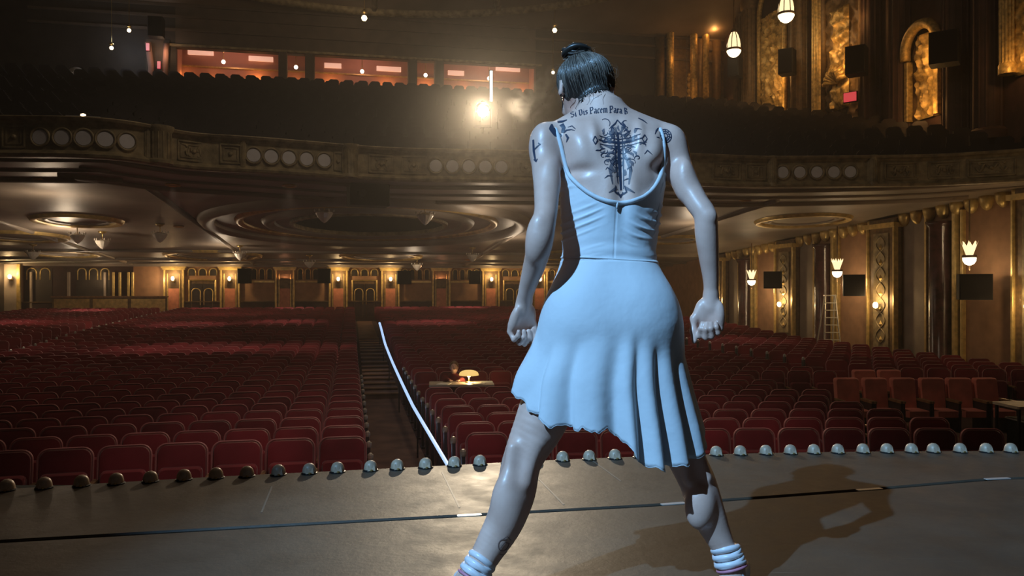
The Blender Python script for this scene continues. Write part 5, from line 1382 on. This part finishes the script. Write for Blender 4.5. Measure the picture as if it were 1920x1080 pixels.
for k in range(26):
    a = rb.uniform(-.9, .9)*.035; x0 = bun+Vector((a, rb.uniform(-.02,.02), .012)); 
    mb.tube([x0+Vector((rb.uniform(-.4,.4)*u*.03, 0, u*rb.uniform(.008,.022)+.004*math.sin(5*u+k))) for u in np.linspace(0,1,6)], .00045, 4)
mb.build('flyaway_hair', M['wisp'], person, smooth=True)['kind'] = 'stuff'
mb = MB()
for k in range(9):                                      # fine wavy strands that stray down the neck
    x = 1084+k*6.5; y = 172+3*math.sin(k*2.3); pts = []
    for u in np.linspace(0,1,11):
        q = on_skin(x-u*(9-.5*k)+1.5*math.sin(u*6+k), y+u*(14+11*math.sin(k*1.7)), .0004)
        if q: pts.append(q)
    if len(pts) > 3: mb.tube(pts, [.00065*(1-.6*i/len(pts)) for i in range(len(pts))], 4)
mb.build('nape_wisps', M['hair'], person, smooth=True)['kind'] = 'stuff'

# ---- tattoos: strokes laid on the skin
def stroke_mesh(strokes, nib=None, off=.0009):
    mb = MB()
    for pts, wd in strokes:                             # pts in image px; wd in px (single or per point)
        P2 = []
        for (x0,y0),(x1,y1) in zip(pts, pts[1:]):
            n_ = max(2, int(math.hypot(x1-x0, y1-y0)/2.0))
            P2 += [(x0+(x1-x0)*i/n_, y0+(y1-y0)*i/n_) for i in range(n_)]
        P2.append(pts[-1]); n = len(P2); L_, R_ = [], []
        for i, (x, y) in enumerate(P2):
            u = i/(n-1); w_ = float(np.interp(u, np.linspace(0,1,len(wd)), wd)) if hasattr(wd, '__len__') else wd
            if nib is not None: nx, ny = math.cos(nib)*w_/2, -math.sin(nib)*w_/2
            else:
                a = P2[max(i-1,0)]; b = P2[min(i+1,n-1)]; l_ = math.hypot(b[0]-a[0], b[1]-a[1])+1e-6; nx, ny = -(b[1]-a[1])/l_*w_/2, (b[0]-a[0])/l_*w_/2
            L_.append(on_skin(x+nx, y+ny, off)); R_.append(on_skin(x-nx, y-ny, off))
        for i in range(n-1):
            q = (L_[i], L_[i+1], R_[i+1], R_[i])
            if all(q) and max((q[0]-q[2]).length, (q[1]-q[3]).length) < .03: mb.add(q, [(0,1,2,3)])
    return mb
GL = {  # broad-nib letter strokes on a 4 x 6 grid (x, y up)
 'S': ([[(3,5.2),(1.2,6),(.3,5),(1,3.6),(2.6,2.8),(3,1.4),(2,.2),(.2,.8)]],3.6), 'i': ([[(.4,3.6),(.9,4),(.9,.5),(1.4,0)],[(.9,5.3),(1.0,5.5)]],2.0),
 'V': ([[(.2,5.6),(.8,6),(.9,1),(1.8,.1),(3,1.2),(3,5),(2.3,6)]],3.8), 's': ([[(2,3.6),(1,4),(.4,3.2),(1.8,1.6),(1.5,.3),(.2,.6)]],2.4), 'P': ([[(.4,5.6),(.9,6),(.9,0)],[(.9,5.6),(2.6,5.9),(3.2,4.6),(2.6,3),(1,3)],[(.2,0),(1.8,0)]],3.8),
 'a': ([[(.4,3.6),(1.6,4),(2.1,3.2),(2.1,.5),(2.6,0)],[(2.1,2.3),(.8,2),(.4,1),(1,.1),(2.1,.9)]],3.0), 'c': ([[(2,3.5),(1.2,4),(.5,3.2),(.5,.9),(1.2,.1),(2.1,.6)]],2.5), 'e': ([[(.6,2.2),(2,2.8),(1.4,4),(.5,3.1),(.5,.9),(1.2,.1),(2.1,.6)]],2.5),
 'm': ([[(.2,3.6),(.7,4),(.7,0)],[(.7,3.5),(1.6,4),(2.1,3.3),(2.1,0)],[(2.1,3.5),(3,4),(3.5,3.3),(3.5,.4),(3.9,0)]],4.3), 'r': ([[(.2,3.6),(.7,4),(.7,0)],[(.7,3.4),(1.5,4),(2,3.4)]],2.3), 'B': ([[(.4,5.6),(.9,6),(.9,0)],[(.9,5.8),(2.6,5.8),(2.8,4.3),(1,3.2),(2.8,2.6),(2.9,.8),(2,0),(.4,0)]],3.6), ' ': ([],1.5)}
def base_y(x): return float(np.interp(x, [1070,1090,1110,1135,1155,1175,1200,1215], [219,215.5,212.5,211,211,212.5,217,221]))
st = []; x = 1071; u_ = 2.08
for ch in 'Si Vis Pacem Para B':
    g, adv = GL[ch]
    for poly in g: st.append(([(x+a*u_, base_y(x+a*u_)-b*u_*1.12) for a, b in poly], 2.5))
    x += adv*u_
stroke_mesh(st, nib=math.radians(38)).build('lettering', M['ink'], person)
# cross with scrolling vines down the spine, its soft shading, and the shoulder and arm motifs
cx_ = 1157; rt = random.Random(12); cr, sh = [], []
cr += [([(1155,252),(1156,300),(1158,362)],[3,7,4]),([(1163,256),(1164,300),(1163,360)],[1.5,2.5,1.5]),([(1148,258),(1149,300),(1152,350)],[1.5,2,1.5]),
       ([(1118,268),(1140,272),(1158,273),(1180,270),(1198,265)],[2,4,5,4,2]),([(1120,260),(1142,265),(1158,266),(1178,263),(1196,257)],1.6),([(1120,276),(1140,279),(1158,280),(1180,277),(1197,273)],1.6)]
cr += [([(1142,252),(1146,240),(1152,234),(1157,226)],[1.5,3,2]),([(1172,250),(1168,240),(1162,234),(1157,226)],[1.5,3,2]),([(1112,262),(1116,270),(1112,278),(1108,270),(1112,262)],2),([(1204,258),(1198,266),(1203,274),(1208,266),(1204,258)],2),
       ([(1148,354),(1146,366),(1157,372),(1168,366),(1165,354)],[2,3.5,2]),([(1152,366),(1157,376),(1162,366)],2.5)]
for k in range(34):
    sgn = rt.choice((-1,1)); r = rt.uniform(8,44); y0 = 268+rt.uniform(-38,58)*(1-.006*r); x0 = cx_+sgn*r*.6; a = rt.uniform(0,6.28); tw = rt.choice((-1,1))*rt.uniform(.18,.4); s_ = rt.uniform(2.2,4.2); p = [(x0,y0)]
    for j in range(8):
        x0 += s_*math.cos(a); y0 += s_*math.sin(a)*.9; a += tw*(1+.25*j); 
        if abs(x0-cx_) < 50 and 222 < y0 < 350: p.append((x0,y0))
    if len(p) > 3: cr.append((p, [.8, rt.uniform(1.4,2.6), .7]))
for k in range(16):
    sgn = rt.choice((-1,1)); y0 = rt.uniform(236,345); w_ = (46 if y0 < 300 else 26); x0 = cx_+sgn*rt.uniform(4,w_); cr.append(([(x0,y0),(x0+sgn*rt.uniform(4,9),y0+rt.uniform(-8,3)),(x0+sgn*rt.uniform(8,15),y0+rt.uniform(-3,8))],[.8,2.6,.5]))
for k in range(13): 
    a = PI*2*k/13; sh.append(([(cx_+14*math.cos(a), 278+22*math.sin(a)),(cx_+30*math.cos(a+.2), 276+34*math.sin(a+.2))],[7,1.5]))
sh += [([(1147,300),(1138,325),(1142,352)],[5,6,2]),([(1168,300),(1176,325),(1172,352)],[5,6,2]),([(1150,358),(1135,368)],[6,2]),([(1166,358),(1182,368)],[6,2])]
for k in range(46):
    a = rt.uniform(0, 6.28); r_ = rt.uniform(.25, 1)**.6; x0 = cx_+40*r_*math.cos(a); y0 = 282+48*r_*math.sin(a)
    if y0 > 300 and abs(x0-cx_) > 22: continue
    b_ = rt.uniform(-.5, .5)+math.atan2(y0-285, x0-cx_); sh.append(([(x0,y0),(x0+5*math.cos(b_),y0+6*math.sin(b_)),(x0+9*math.cos(b_+.4),y0+11*math.sin(b_+.4))],[2.5,rt.uniform(3,6),.6]))
stroke_mesh(sh, off=.0006).build('cross_shading', M['ink2'], person)
stroke_mesh(cr).build('cross_tattoo', M['ink'], person)
lf = [([(1035,232),(1034,242),(1042,252),(1053,256)],[3,11,12,4]),([(1046,226),(1056,226),(1064,223)],[5,5,1]),([(1053,232),(1057,240),(1054,250)],[9,7,5]),([(1056,250),(1062,246),(1070,246),(1076,249)],[4,3,2,1]),([(1060,254),(1064,262),(1061,270)],[3,4,1]),([(1064,240),(1072,238),(1078,246)],[1,2,1])]
stroke_mesh(lf).build('left_shoulder_tattoo', M['ink'], person)
rs = [([(1246+r*math.cos(a)*1.0, 256+r*1.15*math.sin(a)) for a in np.linspace(0,2*PI,18)], 1.9) for r in (4,8,11.5)]+[([(1246+4*math.cos(a),256+4*math.sin(a)),(1246+12*math.cos(a+.3),256+14*math.sin(a+.3))],1.6) for a in np.linspace(0,2*PI,12)]+[([(1234,240),(1228,248),(1224,256)],[2,3,1]),([(1232,262),(1226,262)],[2,1]),([(1197,221),(1206,226),(1213,232)],[2,3,1])]
stroke_mesh(rs).build('right_shoulder_tattoo', M['ink'], person)
ar = [([(1000,262),(1001,285),(1004,306)],[3,4,2.5]),([(1000,284),(1006,278),(1013,272)],[2,2.5,2]),([(1009,270),(1013,274)],2),([(1001,301),(1005,307),(1007,301)],2)]
stroke_mesh(ar).build('arm_cross_tattoo', M['ink'], person)
ca = [([(945+9*math.cos(a), 985+11*math.sin(a)) for a in np.linspace(0,5.5,12)],1.6),([(940,990),(948,980),(955,984),(950,996)],1.4),([(938,1000),(946,1006),(954,1000)],1.3),([(944,974),(952,970),(958,978)],1.4)]
stroke_mesh(ca).build('calf_tattoo', M['ink3'], person)
# ================================================================ PRODUCTION DESK IN THE SEATS, AND WHO SITS AT IT
tz0 = CZ-178/F*14.5; t0c = PX(865, 718, 14.5); zfl = z_flo(14.5)
tb_ = thing('production_desk', 'pale-topped production desk set over the seats right of the aisle', 'table', (t0c.x, t0c.y, zfl), HA*.5); hT = tz0-zfl
M['desktop'] = mat('pale_desk_top', (.55,.45,.34), .5, var=.15, vscale=6)
MB().cbox(-.58, .58, -.30, .30, hT-.035, hT, .02).build('desk_top', M['desktop'], tb_)
for sx in (-.52,.52):
    for sy in (-.25,.25): MB().cbox(sx-.025, sx+.025, sy-.025, sy+.025, 0, hT-.035, .006).build('leg', M['blackmetal'], tb_)
def desk_pt(x, y, z=0): 
    q = Matrix.Rotation(HA*.5, 3, 'Z') @ Vector((x, y, 0)); return Vector((t0c.x+q.x, t0c.y+q.y, tz0+z))
M['paper'] = mat('white_paper', (.80,.78,.72), .7)
for i, (x, y, a, lab) in enumerate(((.28,-.10,.3,'open white script pages on the production desk below the lamp'),(-.32,-.14,-.2,'loose white paper sheet at the left end of the production desk'),(.46,.05,.1,'stack of white papers at the right end of the production desk'))):
    o = thing('paper', lab, 'paper', desk_pt(x, y, .001), a)
    MB().box(-.11,.11,-.15,.15,0,.004).build('sheet', M['paper'], o); MB().box(-.105,.115,-.145,.155,.004,.007).build('sheet', M['paper'], o)
dl = thing('desk_lamp', 'small desk lamp with a glowing yellow dome shade', 'lamp', desk_pt(.14, .08), 0)
MB().lathe([(.075,0),(.075,.012),(.02,.02),(.012,.03)], 16).build('base', M['brass'], dl, smooth=True); MB().lathe([(.012,.02),(.014,.08),(.010,.15)], 8).build('stem', M['brass'], dl, smooth=True)
M['lampshade'] = glow('glowing_yellow_shade', (1,.62,.16), .85)
MB().lathe([(.18,.13),(.178,.15),(.165,.18),(.13,.205),(.07,.222),(0,.226)], 24).build('shade', M['lampshade'], dl, smooth=True); MB().lathe([(0,.09),(.025,.10),(.032,.125),(.02,.15)], 10).build('lamp_bulb', M['bulbwarm'], dl, smooth=True)
bulb('desk_lamp_light', desk_pt(.14, .02, .055), 7, (1,.66,.28), .02)
# seated figure behind the desk
def PP(x, y, z): return desk_pt(x, y, z)
sit = thing('person', 'person in a dark red top seated behind the lamp-lit production desk', 'person', desk_pt(-.12, .55)*0, 0)
c0 = desk_pt(-.12, .56)
f2 = Field((c0.x-.45, c0.y-.6, tz0-.75), (c0.x+.45, c0.y+.5, tz0+.46), .011)
f2.chain([(PP(-.12,.58,-.45),.14),(PP(-.12,.57,-.2),.125),(PP(-.12,.55,-.02),.135),(PP(-.12,.54,.06),.09)], .05)
for sx in (-1,1):
    f2.chain([(PP(-.12+sx*.17,.54,.03),.058),(PP(-.12+sx*.22,.42,-.14),.048),(PP(-.12+sx*.15,.22,.035),.038),(PP(-.12+sx*.09,.14,.032),.028)], .04)
    f2.chain([(PP(-.12+sx*.10,.55,-.5),.085),(PP(-.12+sx*.12,.20,-.46),.07),(PP(-.12+sx*.12,.16,-.68),.05)], .03)
V2, F2 = f2.mesh(); M['redtop'] = mat('dark_red_sweater', (.16,.022,.025), .85)
f3 = Field((c0.x-.45, c0.y-.65, tz0-.05), (c0.x+.45, c0.y+.3, tz0+.50), .007)
hc = PP(-.12,.50,.245); f3.cone(PP(-.12,.54,.05), .052, PP(-.12,.52,.16), .048, .03); f3.ell(hc, (.074,.090,.098), .02); f3.ell(hc+Vector((.01,-.03,-.05)), (.055,.062,.062), .03)
f3.cone(hc+Vector((.012,-.088,.005)), .009, hc+Vector((.016,-.104,-.028)), .012, .012)
for sx in (-1,1):
    f3.ell(hc+Vector((.012+sx*.028,-.088,.008)), (.016,.010,.010), .01, sub=True); f3.ell(hc+Vector((sx*.075,.0,-.01)), (.010,.018,.030), .01)
    w0 = PP(-.12+sx*.09,.14,.034); 
    f3.cone(PP(-.12+sx*.11,.18,.034), .026, w0, .022, .02)
    for k in range(4): f3.cone(w0, .013, w0+Vector((-sx*.02+(k-1.5)*.017, -.075-.012*(k in (1,2)), -.008)), .0075, .008)
    f3.cone(w0, .013, w0+Vector((-sx*.055, -.03, -.004)), .009, .008)
f3.ell(hc+Vector((.012,-.082,-.055)), (.022,.010,.006), .008)
V3, F3 = f3.mesh()
np_obj('body', V3, F3, M['skin'], sit); np_obj('sweater', V2, F2, M['redtop'], sit)
f4 = Field(tuple(hc-Vector((.14,.15,.16))), tuple(hc+Vector((.14,.15,.15))), .007)
f4.ell(hc+Vector((0,.012,.016)), (.084,.092,.096), .02); f4.ell(hc+Vector((.012,-.085,-.04)), (.072,.075,.085), .02, sub=True); f4.ell(hc+Vector((0,.07,-.02)), (.07,.05,.09), .03)
V4, F4 = f4.mesh(); np_obj('hair', V4, F4, mat('light_brown_hair', (.22,.12,.06), .5), sit)
sc2 = thing('folding_chair', 'dark chair under the person at the production desk', 'chair', (c0.x, c0.y+.02, zfl), HA*.5); hS = tz0-.60-zfl
MB().cbox(-.22,.22,-.22,.22,hS-.04,hS,.03).build('seat', M['black'], sc2); MB().cbox(-.21,.21,.20,.24,hS+.2,hS+.5,.01).build('backrest', M['black'], sc2)
for sx in (-.2,.2):
    for sy in (-.2,.2): MB().cbox(sx-.015,sx+.015,sy-.015,sy+.015,0,hS-.04,.004).build('leg', M['blackmetal'], sc2)
# equipment table at the far right, with a dark case on it
p = PX(1925, 757, 12.2)
et = thing('equipment_table', 'equipment table with a pale top at the far right of the seats', 'table', (p.x, p.y, z_flo(11.5)), HA*.3); hE = p.z-z_flo(11.5)
MB().cbox(-.35,.5,-.3,.3,hE-.04,hE,.02).build('table_top', M['desktop'], et)
for sx in (-.3,.45):
    for sy in (-.25,.25): MB().cbox(sx-.02,sx+.02,sy-.02,sy+.02,0,hE-.04,.005).build('leg', M['blackmetal'], et)
cs = thing('flight_case', 'black equipment case standing under the table at the far right', 'case', (p.x+.05, p.y, z_flo(11.5)), HA*.3)
MB().cbox(-.24,.3,-.2,.2,.02,hE-.22,.02).build('case_body', M['black'], cs)
for zc in (.03, hE-.24): MB().box(-.25,.31,-.21,.21,zc-.01,zc+.01).build('edge_band', M['alu'], cs)
# ================================================================ HAZE
def haze_box(name, lo, hi, dens, aniso, label, col=(1,.92,.82)):
    m = bpy.data.materials.new(name); m.use_nodes = True; nt = m.node_tree; nt.nodes.remove(nt.nodes['Principled BSDF'])
    v = nt.nodes.new('ShaderNodeVolumeScatter'); v.inputs['Density'].default_value = dens; v.inputs['Anisotropy'].default_value = aniso; v.inputs['Color'].default_value = (*col, 1)
    nt.links.new(v.outputs['Volume'], nt.nodes['Material Output'].inputs['Volume'])
    o = MB().box(lo[0], hi[0], lo[1], hi[1], lo[2], hi[2]).build(name, m); o.rotation_euler.z = HA
    return tag(o, label, 'haze', kind='stuff')
haze_box('stage_haze', (SL-2, 5.5, -2.4), (SR-.4, 37.5, 15.5), .0031, .45, 'thin warm haze hanging in the whole auditorium')
def cloud(name, c, r, dens, aniso, label, scale, lo, hi, sq=1.0):
    m = bpy.data.materials.new(name); m.use_nodes = True; nt = m.node_tree; L = nt.links.new; nt.nodes.remove(nt.nodes['Principled BSDF'])
    v = nt.nodes.new('ShaderNodeVolumeScatter'); v.inputs['Anisotropy'].default_value = aniso; v.inputs['Color'].default_value = (1,.93,.84,1)
    tc = nt.nodes.new('ShaderNodeTexCoord')
    ln = nt.nodes.new('ShaderNodeVectorMath'); ln.operation = 'LENGTH'; L(tc.outputs['Object'], ln.inputs[0])
    mr = nt.nodes.new('ShaderNodeMapRange'); mr.interpolation_type = 'SMOOTHSTEP'; mr.inputs['From Min'].default_value = 1.0; mr.inputs['From Max'].default_value = .05; mr.inputs['To Min'].default_value = 0; mr.inputs['To Max'].default_value = 1; L(ln.outputs['Value'], mr.inputs['Value'])
    n = nt.nodes.new('ShaderNodeTexNoise'); n.inputs['Scale'].default_value = scale; n.inputs['Detail'].default_value = 3; n.inputs['Distortion'].default_value = .6; L(tc.outputs['Object'], n.inputs['Vector'])
    nr = nt.nodes.new('ShaderNodeMapRange'); nr.inputs['From Min'].default_value = lo; nr.inputs['From Max'].default_value = hi; L(n.outputs['Fac'], nr.inputs['Value'])
    a = nt.nodes.new('ShaderNodeMath'); a.operation = 'MULTIPLY'; L(mr.outputs[0], a.inputs[0]); L(nr.outputs[0], a.inputs[1])
    b = nt.nodes.new('ShaderNodeMath'); b.operation = 'MULTIPLY'; L(a.outputs[0], b.inputs[0]); b.inputs[1].default_value = dens; L(b.outputs[0], v.inputs['Density'])
    L(v.outputs['Volume'], nt.nodes['Material Output'].inputs['Volume'])
    o = MB().lathe([(math.sin(q)*1.0, -math.cos(q)) for q in np.linspace(0, PI, 13)], 20).build(name, m)
    o.location = c; o.scale = (r, r, r*sq); return tag(o, label, 'haze' if r > 2 else 'smoke', kind='stuff')
cloud('spot_haze', fl+Vector((0,-2.2,0)), 8.5, .0105, .45, 'soft haze cloud glowing around the follow spot', .9, .1, .6, .8)
cloud('smoke_puff', PX(992, 192, 20.0), .75, 1.5, .25, 'pale smoke puff drifting right of the follow spot', 1.9, .44, .68, .8)
cloud('smoke_puff', PX(1022, 160, 20.4), .7, .9, .25, 'thinner smoke wisp between the follow spot and the bowed head', 2.2, .46, .7, 1.1)
